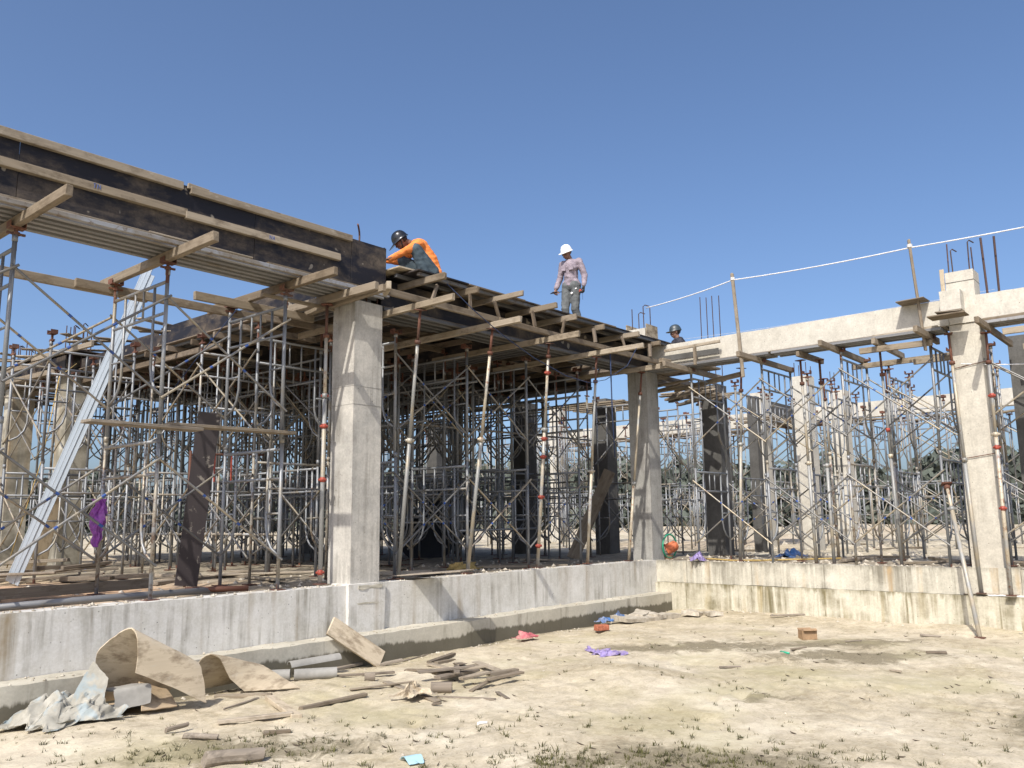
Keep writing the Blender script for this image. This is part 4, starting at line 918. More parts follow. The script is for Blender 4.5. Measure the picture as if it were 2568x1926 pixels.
halfpipe((-7.77, -2.22, .045), (-7.64, -2.37, .045), .045, 'short brown cylinder lying below the wood scraps', 'old_timber', 0, 6.2)
m_, l = frame_mtx((-6.92, -.52, .03), (-7.52, -.34, .46), Vector((-.62, -.5, .6))); v, f = chamfer(l, .22, .028, .004, .004)
o = meshobj('leaning_plank', v, f, 'bleached_plywood'); o.matrix_world = m_; tag(o, 'mortar-splashed plank leaning on the footing below the near column', 'plank')
PILE = [((-8.98, -1.86), (-8.25, -1.85), .06, .04), ((-7.55, -.38), (-7.05, -.30), .09, .05), ((-6.96, -.52), (-6.7, -.63), .07, .05), ((-7.86, -.84), (-7.35, -1.23), .07, .03), ((-8.19, -1.54), (-7.65, -1.86), .07, .02),
        ((-7.73, -1.53), (-8.0, -2.55), .09, .025), ((-7.13, -1.16), (-6.98, -1.73), .08, .03), ((-6.62, -.99), (-6.07, -.84), .07, .06), ((-6.64, -1.12), (-6.3, -1.07), .07, .05), ((-6.75, -1.13), (-6.8, -1.54), .09, .03),
        ((-7.33, -1.81), (-6.77, -1.87), .10, .05), ((-7.45, -1.97), (-6.83, -1.93), .10, .05), ((-7.39, -2.24), (-7.06, -2.3), .10, .05), ((-7.06, -2.3), (-6.67, -2.35), .08, .06), ((-7.23, -2.45), (-6.82, -2.55), .08, .04),
        ((-6.51, -1.61), (-6.85, -2.31), .10, .025), ((-7.51, -2.49), (-7.17, -2.4), .06, .025), ((-7.87, -2.41), (-7.62, -2.9), .05, .02), ((-7.46, -2.78), (-7.57, -3.01), .05, .02), ((-6.49, -1.32), (-6.6, -1.5), .12, .02),
        ((-7.2, -1.9), (-6.9, -2.15), .09, .03), ((-7.5, -1.75), (-7.0, -2.05), .08, .03), ((-7.3, -2.1), (-6.95, -1.75), .07, .03)]
lab = 'weathered wood scrap in the pile on the sand before the near column'; grp = 'wood scraps in the yard pile'
for i, (a, b, w, h) in enumerate(PILE):
    h *= .6; w *= R.uniform(.7, 1.0)
    z = height((a[0] + b[0]) / 2, (a[1] + b[1]) / 2) + h / 2 + .004 + (.05 if 10 <= i < 16 else 0) + (.09 if i > 19 else 0)
    tag(bar('wood_scrap', (*a, z), (*b, z + R.uniform(-.015, .035)), w, h, R.choice(('old_timber', 'old_timber', 'timber', 'pale_timber')), None, .002, .003), lab, 'wood scrap', grp)
LOOSE = [((-9.74, -1.82), (-9.23, -2.11), .06, .03, 'pale_timber'), ((-8.9, -1.27), (-9.23, -2.16), .09, .04, 'bleached_plywood'), ((-9.39, -1.32), (-8.94, -1.16), .02, .015, 'old_timber'), ((-9.7, -2.4), (-9.53, -2.51), .04, .025, 'timber'),
         ((-9.12, -.71), (-8.77, -1.11), .06, .03, 'pale_timber'), ((-.64, -2.41), (-.25, -2.8), .05, .02, 'old_timber'), ((-1.18, -4.75), (-1.23, -5.0), .06, .02, 'old_timber'), ((-2.77, -5.24), (-2.68, -5.44), .04, .03, 'old_timber'),
         ((-4.91, -3.73), (-4.72, -3.88), .03, .02, 'old_timber'), ((-2.26, -4.13), (-2.13, -4.3), .03, .015, 'old_timber'), ((-3.46, -3.92), (-3.21, -4.0), .04, .015, 'timber'), ((-4.09, -5.24), (-4.12, -5.36), .03, .02, 'pale_timber'),
         ((-6.71, -.51), (-6.1, -.42), .015, .012, 'old_timber'), ((-8.12, -2.6), (-8.09, -2.68), .03, .015, 'old_timber'), ((-3.63, -6.0), (-3.99, -6.23), .015, .012, 'old_timber'), ((-.3, -4.6), (-.06, -5.95), .06, .02, 'old_timber')]
lab = 'single stick of wood lying on the open sand'; grp = 'sticks on the open sand'
for i, (a, b, w, h, m) in enumerate(LOOSE):
    z = height((a[0] + b[0]) / 2, (a[1] + b[1]) / 2) + h / 2 + .004
    if i == 15: a, b, z = (-.03, -5.05), (-.02, -5.75), .485
    o = bar('stick', (*a, z), (*b, z + R.uniform(0, .015)), w, h, m, None, .004, .004)
    if i == 15: tag(o, 'dark strip of wood resting on the ledge of the right plinth wall', 'stick')
    elif i == 1: tag(o, 'pale plank end lying on the sand right of the log', 'plank')
    else: tag(o, lab, 'stick', grp)
def log(p0, p1, r, label):
    """bark-ridged log with slanting broken ends"""
    p0, p1 = Vector(p0), Vector(p1); d = (p1 - p0).normalized(); a = d.cross(Vector((0, 0, 1))).normalized(); b = d.cross(a); n_, m_ = 18, 10; v = []; f = []
    for i in range(m_ + 1):
        t = i / m_; c_ = p0.lerp(p1, t) + Vector((0, 0, r * .12 * math.sin(t * 5))) + a * r * .25 * math.sin(t * 3.3)
        for j in range(n_):
            an = 2 * math.pi * j / n_; rg_ = 1 + .16 * noise.noise(Vector((math.cos(an) * 2.6, math.sin(an) * 2.6, t * 1.2 + r * 90))) + .10 * noise.noise(Vector((math.cos(an) * 7, math.sin(an) * 7, t * 2.0)))
            sl = (.35 * r * math.cos(an + 1) + .25 * r * noise.noise(Vector((an * 2, r * 40, i)))) * (1 if i in (0, m_) else 0)
            v.append(c_ + (a * math.cos(an) + b * math.sin(an)) * r * rg_ * (1.04 - .12 * t) + d * sl)
    for i in range(m_):
        for j in range(n_): f.append((i * n_ + j, i * n_ + (j + 1) % n_, (i + 1) * n_ + (j + 1) % n_, (i + 1) * n_ + j))
    f += [tuple(range(n_))[::-1], tuple(m_ * n_ + j for j in range(n_))]
    return tag(meshobj('log', v, f, 'old_timber'), label, 'log')
log((-10.42, -2.82, .05), (-10.08, -2.97, .05), .05, 'stubby brown log on the dark damp patch at lower left')
log((-10.12, -1.99, .025), (-9.97, -2.22, .025), .022, 'thin bent stick on the sand left of the dark patch')
log((-10.13, -1.74, .03), (-9.96, -1.76, .05), .018, 'dark gnarled twig on the sand below the tarp')
crumple('torn_cardboard', (-8.05, -2.28, .03), .14, .10, .12, 'bleached_plywood', 'crumpled pale cement bag scrap below the wood pile', 'scrap', 14, 22, 4)
# box with open flaps
t = thing('cardboard_box', 'small open cardboard box on the sand near the right wall', 'box', (-2.2, -3.62, height(-2.2, -3.62)), rad(-46)); t.scale = (.62, .62, .6)
for s_, p0, p1 in ((1, (-.16, -.12, .1), (.16, -.12, .1)), (1, (-.16, .12, .1), (.16, .12, .1)), (1, (-.16, -.115, .1), (-.16, .115, .1)), (1, (.16, -.115, .1), (.16, .115, .1))):
    m_, l = frame_mtx(p0, p1); v, f = chamfer(l, .006, .2, .001, .003); o = meshobj('side', v, f, 'cardboard', t); o.matrix_local = m_
for p0, p1 in (((-.15, -.15, .22), (.15, -.15, .22)), ((-.15, .16, .2), (.15, .16, .2))):
    m_, l = frame_mtx(p0, p1, (0, 1, .6)); v, f = chamfer(l, .006, .08, .001, .003); o = meshobj('flap', v, f, 'cardboard', t); o.matrix_local = m_
m_, l = frame_mtx((-.155, 0, .006), (.155, 0, .006)); v, f = chamfer(l, .23, .006, .001); o = meshobj('bottom', v, f, 'cardboard', t); o.matrix_local = m_
m_, l = frame_mtx((-3.36, -1.0, .06), (-3.17, -1.08, .06)); v, f = chamfer(l, .1, .08, .006, .006); o = meshobj('brick', v, f, 'brick_clay'); o.matrix_world = m_; tag(o, 'single red brick on the sand near the footing', 'brick')
crumple('plastic_bag', (-4.55, -.72, .03), .15, .075, .08, 'pink_film', 'crumpled pink plastic bag on the sand by the footing', 'plastic bag', 20, 20, 3.5, -.3)
crumple('plastic_bag', (-4.95, -2.33, .0), .17, .10, .07, 'violet_film', 'shredded violet plastic bag lying on the open sand', 'plastic bag', 31, 24, 5, -.6)
crumple('plastic_bag', (-4.86, -2.0, .0), .05, .16, .04, 'violet_film', 'torn strip of violet plastic beside the shredded bag', 'plastic strip', 35, 14, 4, -.3)
crumple('plastic_bag', (-2.42, -.5, .02), .13, .09, .10, 'blue_film', 'blue plastic bag by the footing near the corner, left piece', 'plastic bag', 41, 18, 3.5)
crumple('plastic_bag', (-2.18, -.62, .03), .11, .09, .15, 'blue_film', 'blue plastic bag by the footing near the corner, right piece', 'plastic bag', 47, 18, 3.5)
for i, (x, y, l, w, a) in enumerate(((-1.95, -.8, .8, .34, -.25), (-1.35, -.92, .6, .26, -.15), (-1.7, -.7, .5, .25, .3), (-.75, -1.15, .5, .3, .2), (-.7, -1.45, .35, .25, .9))):
    v, f = rough_block((-l / 2, -w / 2, -.035), (l / 2, w / 2, .035), (.1, .1, .07), .03, i * 7); o = sharp(meshobj('concrete_chunk', v, f, 'rubble', None), 35)
    o.location = (x, y, .05 + .035 * (i == 2)); o.rotation_euler = (R.uniform(-.12, .12), R.uniform(-.1, .1), a)
    tag(o, ('long broken concrete slab at the inner corner', 'broken concrete slab right of the long one', 'broken piece lying on the long concrete slab', 'flat broken chunk by the corner wall', 'small broken chunk farther from the corner wall')[i], 'rubble')
sweep('face_mask', ((-9.50, -3.72, .015), (-9.53, -3.80, .05), (-9.56, -3.88, .02)), ((-9.40, -3.76, .015), (-9.42, -3.84, .045), (-9.46, -3.92, .015)), 8, 8, .003, 'mask_blue', 'pale blue face mask dropped on the sand at the bottom', 'mask')
log((-8.43, -3.44, .012), (-8.36, -3.47, .012), .011, 'white stub lying on the sand').data.materials[0] = M['white_paper']
bpy.data.objects['log.003']['category'] = 'stub'; bpy.data.objects['log.003'].name = 'paper_stub'
q = MB(); q.tube([(-3.62, -3.86, .02), (-3.69, -3.99, .02)], .013, 6); tag(q.obj('lighter', 'green_plastic', None, True), 'small green plastic lighter on the damp sand', 'lighter')
crumple('white_scrap', (-2.3, -6.2, .0), .12, .05, .02, 'white_paper', 'white paper scrap on the sand at the right', 'paper', 61, 10, 3)

# things at the corner and hanging in the scaffolding
t = thing('water_pump', 'orange pump with a coiled green hose standing on the corner of the plinth', 'pump', (.58, .14, .84)); t.scale = (.8, .8, .8)
q = MB(); q.tube([(0, 0, .02), (0, 0, .05), (0, 0, .05), (0, 0, .26), (0, 0, .32)], [.13, .15, .13, .12, .06], 14); q.obj('motor', 'orange_plastic', t, True).matrix_local = Matrix.Translation((0, 0, .2)) @ Euler((1.1, .3, .3)).to_matrix().to_4x4()
q = MB(); q.box((-.14, -.12, 0), (.14, .1, .09)); q.box((-.17, -.14, -.02), (.17, .13, .0)); q.obj('base', 'cardboard', t)
q = MB(); q.tube([(.0 + .3 * math.cos(a * .25), -.12 + .02 * a / 24, .3 + .27 * math.sin(a * .25)) for a in range(-4, 22)], .02, 8); q.obj('hose', 'green_hose', t, True)
crumple('plastic_bag', (.03, -.82, .85), .14, .13, .17, 'violet_film', 'violet plastic bag draped over the right plinth edge', 'plastic bag', 71, 22, 3.5, .5)
def hangbag(c, w, h, mat, label, seed):
    c = Vector(c); view_ = Vector((-.5, -.85, 0)).normalized(); sd = Vector((0, 0, 1)).cross(view_)
    def fn(u, v_):
        a = u * 2 * math.pi; taper = .35 + .75 * math.sin(min(1, (1 - v_) * 1.25) * 2.2) * (1 if v_ < .6 else 1 - (v_ - .6) * .9)
        q_ = Vector((math.cos(a) * 2.2 + seed, math.sin(a) * 2.2, v_ * 5)); rr = taper * (.7 + .75 * noise.noise(q_))
        return c + sd * math.cos(a) * w * rr + view_ * math.sin(a) * w * .45 * rr + Vector((0, 0, -v_ * h)) + sd * .04 * noise.noise(Vector((v_ * 4, seed, 0)))
    v, f = grid_patch(fn, 26, 26, 0); return tag(meshobj('plastic_bag', v, f, mat), label, 'plastic bag')
hangbag((-9.44, 1.28, 1.88), .085, .52, 'purple_film', 'shiny purple plastic bag hanging on a left scaffold post', 5)
crumple('plastic_bag', (-7.6, 6.3, .84), .22, .14, .16, 'blue_film', 'blue plastic bag on the fill behind the lumber in the left bay', 'plastic bag', 81, 18, 3)
crumple('plastic_sheet', (3.2, -1.2, .8), .35, .2, .12, 'blue_film', 'pale blue plastic sheet on the fill behind the right wing', 'plastic sheet', 85, 18, 3)
crumple('yellow_bag', (-3.4, 1.6, .8), .3, .12, .1, 'yellow_rope', 'yellow-brown sack lying on the fill behind the third prop', 'sack', 88, 16, 3)

# ------------------------------------------------------------------ people
def capsule(p0, r0, p1, r1, n=10):
    p0, p1 = Vector(p0), Vector(p1); d = p1 - p0
    if d.length < 1e-5: d = Vector((0, 0, 1e-4)); p1 = p0 + d
    d.normalize(); ref = Vector((0, 0, 1)) if abs(d.z) < .9 else Vector((1, 0, 0)); a = d.cross(ref).normalized(); b = d.cross(a)
    v = []; f = []; rings = []
    for i in range(4): t = -math.pi / 2 + (i + .5) / 4.0 * math.pi / 2; rings.append((p0 + d * r0 * math.sin(t), r0 * math.cos(t)))
    for i in range(4): t = (i + .5) / 4.0 * math.pi / 2; rings.append((p1 + d * r1 * math.sin(t), r1 * math.cos(t)))
    for c, r in rings:
        for j in range(n): t = 2 * math.pi * j / n; v.append(c + (a * math.cos(t) + b * math.sin(t)) * r)
    for i in range(7):
        for j in range(n): f.append((i * n + j, i * n + (j + 1) % n, (i + 1) * n + (j + 1) % n, (i + 1) * n + j)[::-1])
    f.append(tuple(range(n))); f.append(tuple(7 * n + j for j in range(n))[::-1])
    return v, f
def ellip(c, r, rot=(0, 0, 0), n=14):
    E_ = Euler(rot).to_matrix(); c = Vector(c); v = []; f = []; m_ = n // 2
    for i in range(1, m_):
        for j in range(n):
            t, p_ = math.pi * i / m_, 2 * math.pi * j / n
            v.append(c + E_ @ Vector((r[0] * math.sin(t) * math.cos(p_), r[1] * math.sin(t) * math.sin(p_), r[2] * math.cos(t))))
    v += [c + E_ @ Vector((0, 0, r[2])), c - E_ @ Vector((0, 0, r[2]))]; T, B = len(v) - 2, len(v) - 1
    for i in range(m_ - 2):
        for j in range(n): f.append((i * n + j, (i + 1) * n + j, (i + 1) * n + (j + 1) % n, i * n + (j + 1) % n))
    for j in range(n): f.append((T, j, (j + 1) % n)); f.append((B, (m_ - 2) * n + (j + 1) % n, (m_ - 2) * n + j))
    return v, f
def blob(name, parts, mat, parent, voxel=.012, smooth=3, wrinkle=0, seed=0):
    """union of capsules and ellipsoids grown into one continuous skin"""
    q = MB()
    for p in parts:
        v, f = capsule(*p[1:]) if p[0] == 'c' else ellip(*p[1:]); q.add(v, f)
    o = q.obj(name, mat); md = o.modifiers.new('r', 'REMESH'); md.mode = 'VOXEL'; md.voxel_size = voxel; md.use_smooth_shade = True
    s_ = o.modifiers.new('s', 'SMOOTH'); s_.iterations = smooth; s_.factor = .5
    bpy.context.view_layer.update(); dg = bpy.context.evaluated_depsgraph_get()
    me = bpy.data.meshes.new_from_object(o.evaluated_get(dg)); o.modifiers.clear(); o.data = me
    if not me.materials: me.materials.append(M[mat])
    if wrinkle:
        for w in me.vertices:
            c_ = w.co; a = 1 - 2 * abs(noise.noise(Vector((c_.x * 9 + seed, c_.y * 9, c_.z * 13)))); w.co = c_ + w.normal * wrinkle * a
    me.polygons.foreach_set('use_smooth', [True] * len(me.polygons)); o.parent = parent
    return o
def hand(wr, dirv, palm, s_=1, curl=.5):
    """palm, four unequal bent fingers and a thumb leaving the side of the palm; palm = palm normal"""
    wr, d, pn = Vector(wr), Vector(dirv).normalized(), Vector(palm).normalized(); sd = d.cross(pn).normalized(); out = []
    k0 = wr + d * .085
    for i, (o_, L_) in enumerate(((-.028, .062), (-.009, .072), (.010, .068), (.028, .052))):
        a = k0 + sd * o_; out.append(('c', wr + d * .01 + sd * o_ * .6, .015, a, .0125))
        d1 = (d * math.cos(curl) + pn * math.sin(curl)).normalized(); d2 = (d * math.cos(curl * 2.2) + pn * math.sin(curl * 2.2)).normalized()
        b = a + d1 * L_ * .52; out += [('c', a, .0105, b, .0095), ('c', b, .0095, b + d2 * L_ * .5, .0075)]
    th = wr + d * .03 - sd * .03; t1 = th + (d * .5 - sd * .75 + pn * .35).normalized() * .038
    out += [('c', wr + d * .02 - sd * .012, .016, th, .013), ('c', th, .0125, t1, .011), ('c', t1, .0105, t1 + (d * .85 + pn * .5).normalized() * .03, .0085)]
    return out
def head_parts(c, f_, u_):
    """skull, jaw, nose, ears, brow, placed by centre c, facing f_, up u_"""
    c, f_, u_ = Vector(c), Vector(f_).normalized(), Vector(u_).normalized(); r_ = f_.cross(u_).normalized(); u_ = r_.cross(f_)
    P = lambda a, b, e: c + r_ * a + f_ * b + u_ * e
    E_ = Matrix((r_, f_, u_)).transposed().to_euler()
    pr = [('e', P(0, -.01, .025), (.074, .093, .088), E_), ('e', P(0, .022, -.045), (.055, .062, .062), E_), ('c', P(0, .055, -.085), .026, P(0, .04, -.08), .03),
          ('c', P(0, .088, .01), .010, P(0, .104, -.028), .014), ('c', P(-.012, .092, -.034), .010, P(.012, .092, -.034), .010), ('c', P(-.035, .078, .03), .016, P(.035, .078, .03), .016),
          ('c', P(-.022, .082, -.062), .012, P(.022, .082, -.062), .012)]
    for s_ in (-1, 1): pr += [('c', P(s_ * .074, -.01, .02), .012, P(s_ * .076, -.004, -.03), .010), ('e', P(s_ * .04, .066, -.02), (.022, .02, .022), E_)]
    return pr, P, E_
def face_bits(P, E_, parent):
    for s_ in (-1, 1):
        v, f = ellip(P(s_ * .03, .087, .008), (.013, .008, .008), E_, 8); meshobj('eye', v, f, 'eye_white', parent, True)
        v, f = ellip(P(s_ * .03, .093, .007), (.006, .005, .007), E_, 8); meshobj('iris', v, f, 'hair', parent, True)
        q = MB(); q.tube([P(s_ * .014, .095, .03), P(s_ * .034, .094, .034), P(s_ * .05, .082, .028)], .004, 5); q.obj('eyebrow', 'hair', parent, True)
    q = MB(); q.tube([P(-.022, .09, -.06), P(0, .096, -.058), P(.022, .09, -.06)], .005, 6); q.obj('mouth', 'lip', parent, True)
def shell(P, mat, parent, brim=.02, visor=.05, name='helmet', vdrop=-.01, k=1.0):
    """hard hat: dome, brim and visor following the head frame"""
    v = []; f = []; n_, m_ = 24, 9; c0 = .028
    prof = [(math.cos(t * math.pi / 2 / (m_ - 1)), math.sin(t * math.pi / 2 / (m_ - 1))) for t in range(m_)]
    rows = []
    def pt(a, rr, z): return P(.094 * k * rr * math.cos(a), -.005 + .116 * k * rr * math.sin(a), c0 + z)
    def vis(a): return max(0, math.sin(a)) ** 3
    ext = []
    for j in range(n_): a = 2 * math.pi * j / n_; ext.append((a, 1 + (brim + visor * vis(a)) / .105))
    v += [pt(a, e, -.012 + vdrop * vis(a)) for a, e in ext]; v += [pt(a, e, -.005 + vdrop * vis(a)) for a, e in ext]
    v += [pt(a, 1.02, .004) for a, e in ext]
    for c_, s_ in prof[1:-1]: v += [pt(a, c_ ** .8, .125 * k * s_) for a, e in ext]
    v.append(pt(0, 0, .127 * k)); nr = 3 + m_ - 2
    for i in range(nr - 1):
        for j in range(n_): f.append((i * n_ + j, i * n_ + (j + 1) % n_, (i + 1) * n_ + (j + 1) % n_, (i + 1) * n_ + j))
    for j in range(n_): f.append(((nr - 1) * n_ + j, (nr - 1) * n_ + (j + 1) % n_, len(v) - 1))
    f.append(tuple(range(n_))[::-1])
    o = meshobj(name, v, f, mat, parent, True); return sharp(o, 60)

# standing worker: white helmet, mauve shirt
pm = thing('person', 'worker in white helmet, mauve shirt and grey trousers standing on the deck', 'person', (-1.60, .58, 4.842), rad(100))
hc = (.03, .10, 1.53); hp, P, E_ = head_parts(hc, (.34, .85, -.42), (.05, .35, .9))
RA = ((.165, .0, 1.36), (.235, -.01, 1.10), (.262, .10, .875)); LA = ((-.165, .0, 1.36), (-.245, -.05, 1.11), (-.262, .03, .875))
body = hp + [('c', (0, .0, 1.38), .055, (.02, .06, 1.47), .052), ('c', (0, 0, .95), .095, (0, 0, 1.1), .09), ('c', (0, .01, 1.1), .09, (0, .02, 1.28), .105), ('c', (-.12, 0, 1.34), .045, (.12, 0, 1.34), .045)]
for A in (RA, LA): body += [('c', A[0], .036, A[1], .030), ('c', A[1], .030, A[2], .025)]
RL = ((.085, 0, .92), (.10, .07, .50), (.085, .0, .09)); LL = ((-.085, 0, .92), (-.075, .02, .49), (-.11, -.16, .10))
for Lg in (RL, LL): body += [('c', Lg[0], .075, Lg[1], .05), ('c', Lg[1], .05, Lg[2], .036)]
for Lg in (RL, LL): body.append(('c', (Lg[2][0], Lg[2][1] - .03, .05), .035, (Lg[2][0] + .01, Lg[2][1] + .13, .035), .03))
body += hand(RA[2], (.05, .25, -1), (-.8, .5, 0), 1, .75)
bd = blob('body', body + hand(LA[2], (-.02, .15, -1), (.9, .35, 0), -1, .7), 'skin', pm, .0085, 2)
sh = [('c', (0, .0, .955), .125, (0, .01, 1.10), .125), ('c', (0, .01, 1.1), .125, (0, .02, 1.29), .138), ('c', (-.13, 0, 1.345), .070, (.13, 0, 1.345), .070), ('c', (-.06, .06, 1.25), .09, (.06, .06, 1.25), .09), ('c', (-.07, .0, .955), .10, (.07, .0, .955), .10)]
for A in (RA, LA): sh += [('c', A[0], .064, A[1], .052), ('c', A[1], .052, Vector(A[2]) + Vector((0, -.01, .03)), .040)]
shm = blob('shirt', sh, 'mauve_cloth', pm, .013, 3, .011, 3)
tr = [('c', (-.06, 0, .92), .118, (.06, 0, .92), .118)]
for Lg in (RL, LL): tr += [('c', Lg[0], .098, Lg[1], .072), ('c', Lg[1], .070, Vector(Lg[2]) + Vector((0, 0, .02)), .062)]
trm = blob('trousers', tr, 'grey_trousers', pm, .013, 3, .008, 9)
for Lg in (RL, LL): blob('shoe', [('c', (Lg[2][0], Lg[2][1] - .04, .045), .045, (Lg[2][0] + .01, Lg[2][1] + .15, .035), .036)], 'shoe', pm, .01, 1)
blob('glove', [(p[0], p[1], p[2] + .005, p[3], p[4] + .005) for p in hand(LA[2], (-.02, .15, -1), (.9, .35, 0), -1, .7)], 'glove', pm, .007, 1)
blob('collar', [('c', (-.055, .02, 1.395), .03, (.03, .075, 1.385), .028), ('c', (.06, .02, 1.395), .03, (.02, .08, 1.37), .026), ('c', (-.05, -.04, 1.41), .03, (.05, -.04, 1.41), .03)], 'collar_cloth', shm, .008, 2)
v, f = ellip(P(0, -.022, .03), (.078, .09, .09), E_); meshobj('hair', v, f, 'hair', pm, True)
face_bits(P, E_, bd); shell(P, 'white_shell', pm, .018, .05)
for x, z, mt in ((-.075, 1.23, 'mauve_cloth'), (.075, 1.23, 'mauve_cloth')):
    v, f = chamfer(.09, .012, .1, .004); o = meshobj('pocket', v, f, mt, shm); o.location = (x, .158, z)
for x, y, z, s_ in ((-.13, .085, .84, .016), (-.06, .115, .76, .02)):
    v, f = ellip((x, y, z), (s_ * 1.3, .012, s_)); meshobj('logo_patch', v, f, 'white_shell', trm, True)
t = thing('trowel', 'dark hand tool held low in the standing worker right hand', 'tool', (-1.60, .58, 4.842), rad(100))
q = MB(); q.tube([(.24, .05, .84), (.27, .19, .80)], .012, 6); q.tube([(.27, .19, .80), (.285, .28, .76)], [.02, .006], 6); q.tube([(.20, -.1, .88), (.25, .05, .835)], .008, 6); q.obj('blade', 'tar_black', t)
t = thing('tape_measure', 'red tape measure held in the standing worker gloved hand', 'tool', (-1.60, .58, 4.842), rad(100))
v, f = chamfer(.06, .035, .06, .012); o = meshobj('case', v, f, 'red_paint', t); o.location = (-.215, .07, .79); q = MB(); q.tube([(-.25, .07, .77), (-.255, .07, .62)], .003, 4); q.obj('cord', 'blue_rope', t)

# squatting worker: black helmet, orange shirt
ps = thing('person', 'worker in black helmet and orange shirt squatting at the end of the deck', 'person', (-5.52, .30, 4.85), rad(60))
hp, P, E_ = head_parts((.0, .33, .69), (.22, .75, -.6), (.0, .65, .75))
RA = ((.15, .13, .61), (.24, .27, .46), (.22, .50, .45)); LA = ((-.15, .11, .62), (-.21, .28, .50), (.02, .50, .42))
RL = ((.09, -.10, .24), (.20, .26, .46), (.15, .10, .09)); LL = ((-.09, -.10, .24), (-.19, .16, .53), (-.16, .0, .09))
tor = [((0, -.12, .25), .13, (0, -.07, .42), .125), ((0, -.07, .42), .125, (0, .07, .60), .13)]
body = hp + [('c', (0, .11, .65), .05, (0, .27, .69), .05)] + [('c', a, r, b, s_) for a, r, b, s_ in tor] + [('c', (-.12, .10, .61), .06, (.12, .10, .61), .06)]
for A in (RA, LA): body += [('c', A[0], .05, A[1], .04), ('c', A[1], .04, A[2], .028)] + hand(A[2], (0 if A is RA else .1, .9, -.25), (0, -.3, -1), 1, .6)
for Lg in (RL, LL): body += [('c', Lg[0], .085, Lg[1], .055), ('c', Lg[1], .055, Lg[2], .038), ('c', (Lg[2][0], Lg[2][1] - .03, .045), .035, (Lg[2][0], Lg[2][1] + .14, .035), .03)]
bd = blob('body', body, 'skin', ps, .0085, 2)
sh = [('c', a, r + .018, b, s_ + .018) for a, r, b, s_ in tor] + [('c', (-.115, .09, .605), .08, (.115, .09, .605), .08), ('c', (-.08, -.17, .24), .08, (.08, -.17, .24), .08)]
for A in (RA, LA): sh += [('c', A[0], .07, A[1], .053), ('c', A[1], .052, Vector(A[2]) - Vector((0, .02, 0)), .038)]
blob('shirt', sh, 'orange_cloth', ps, .013, 3, .009, 17)
tr = [('c', (-.08, -.11, .22), .118, (.08, -.11, .22), .118)]
for Lg in (RL, LL): tr += [('c', Lg[0], .112, Lg[1], .084), ('c', Lg[1], .082, Vector(Lg[2]) + Vector((0, 0, .02)), .068)]
blob('trousers', tr, 'denim', ps, .013, 3, .007, 23)
for Lg in (RL, LL): blob('shoe', [('c', (Lg[2][0], Lg[2][1] - .04, .042), .045, (Lg[2][0], Lg[2][1] + .16, .035), .036)], 'shoe', ps, .01, 1)
v, f = ellip(P(0, -.022, .03), (.078, .09, .09), E_); meshobj('hair', v, f, 'hair', ps, True)
face_bits(P, E_, bd); hel = shell(P, 'black_shell', ps, .01, .075, vdrop=-.03, k=1.06)
q = MB(); q.tube([P(-.088, .0, .02), P(-.07, .03, -.07), P(0, .05, -.118), P(.07, .03, -.07), P(.088, 0, .02)], .007, 6); q.obj('chin_strap', 'tar_black', hel, True)

# third worker, seen from the chest up behind the beam
pt_ = thing('person', 'worker in dark jacket and dark helmet seen from the chest up behind the right beam', 'person', (.72, -.25, 4.36), rad(40))
hp, P, E_ = head_parts((0, .05, .80), (0, .97, -.2), (0, .2, .97))
RA = ((.15, .0, .60), (.23, .04, .36), (.16, .26, .24)); LA = ((-.15, .0, .60), (-.24, .02, .36), (-.17, .25, .24)); RL = ((.09, 0, .12), (.20, .38, .16), (.05, .16, .05)); LL = ((-.09, 0, .12), (-.20, .38, .16), (-.05, .22, .05))
tor = [((0, 0, .14), .13, (0, .0, .34), .125), ((0, .0, .34), .125, (0, .0, .54), .13)]
body = hp + [('c', (0, 0, .62), .055, (0, .03, .72), .052), ('c', (-.12, 0, .58), .06, (.12, 0, .58), .06)] + [('c', a, r, b, s_) for a, r, b, s_ in tor]
for A in (RA, LA): body += [('c', A[0], .05, A[1], .04), ('c', A[1], .04, A[2], .028)] + hand(A[2], (0, .9, -.3), (0, -.3, -1), 1, .5)
for Lg in (RL, LL): body += [('c', Lg[0], .085, Lg[1], .058), ('c', Lg[1], .055, Lg[2], .038), ('c', Lg[2], .035, Vector(Lg[2]) + Vector((0, .12, -.01)), .03)]
bd = blob('body', body, 'skin', pt_, .009, 2)
sh = [('c', a, r + .022, b, s_ + .022) for a, r, b, s_ in tor] + [('c', (-.115, 0, .575), .085, (.115, 0, .575), .085), ('c', (-.04, -.03, .64), .045, (.04, -.03, .64), .045)]
for A in (RA, LA): sh += [('c', A[0], .076, A[1], .062), ('c', A[1], .06, A[2], .043)]
blob('jacket', sh, 'dark_cloth', pt_, .013, 3, .009, 31)
tr = [('c', (-.07, 0, .13), .115, (.07, 0, .13), .115)]
for Lg in (RL, LL): tr += [('c', Lg[0], .105, Lg[1], .08), ('c', Lg[1], .078, Lg[2], .06)]
blob('trousers', tr, 'grey_trousers', pt_, .014, 3)
v, f = ellip(P(0, -.022, .03), (.078, .09, .09), E_); meshobj('hair', v, f, 'hair', pt_, True)
face_bits(P, E_, bd); shell(P, 'cap_shell', pt_, .004, .06, vdrop=.012, k=1.02)
tag(bar('plank', (.72, -1.0, 4.37), (.75, .6, 4.37), .42, .04, 'old_timber'), 'plank behind the right beam carrying the third worker', 'plank')

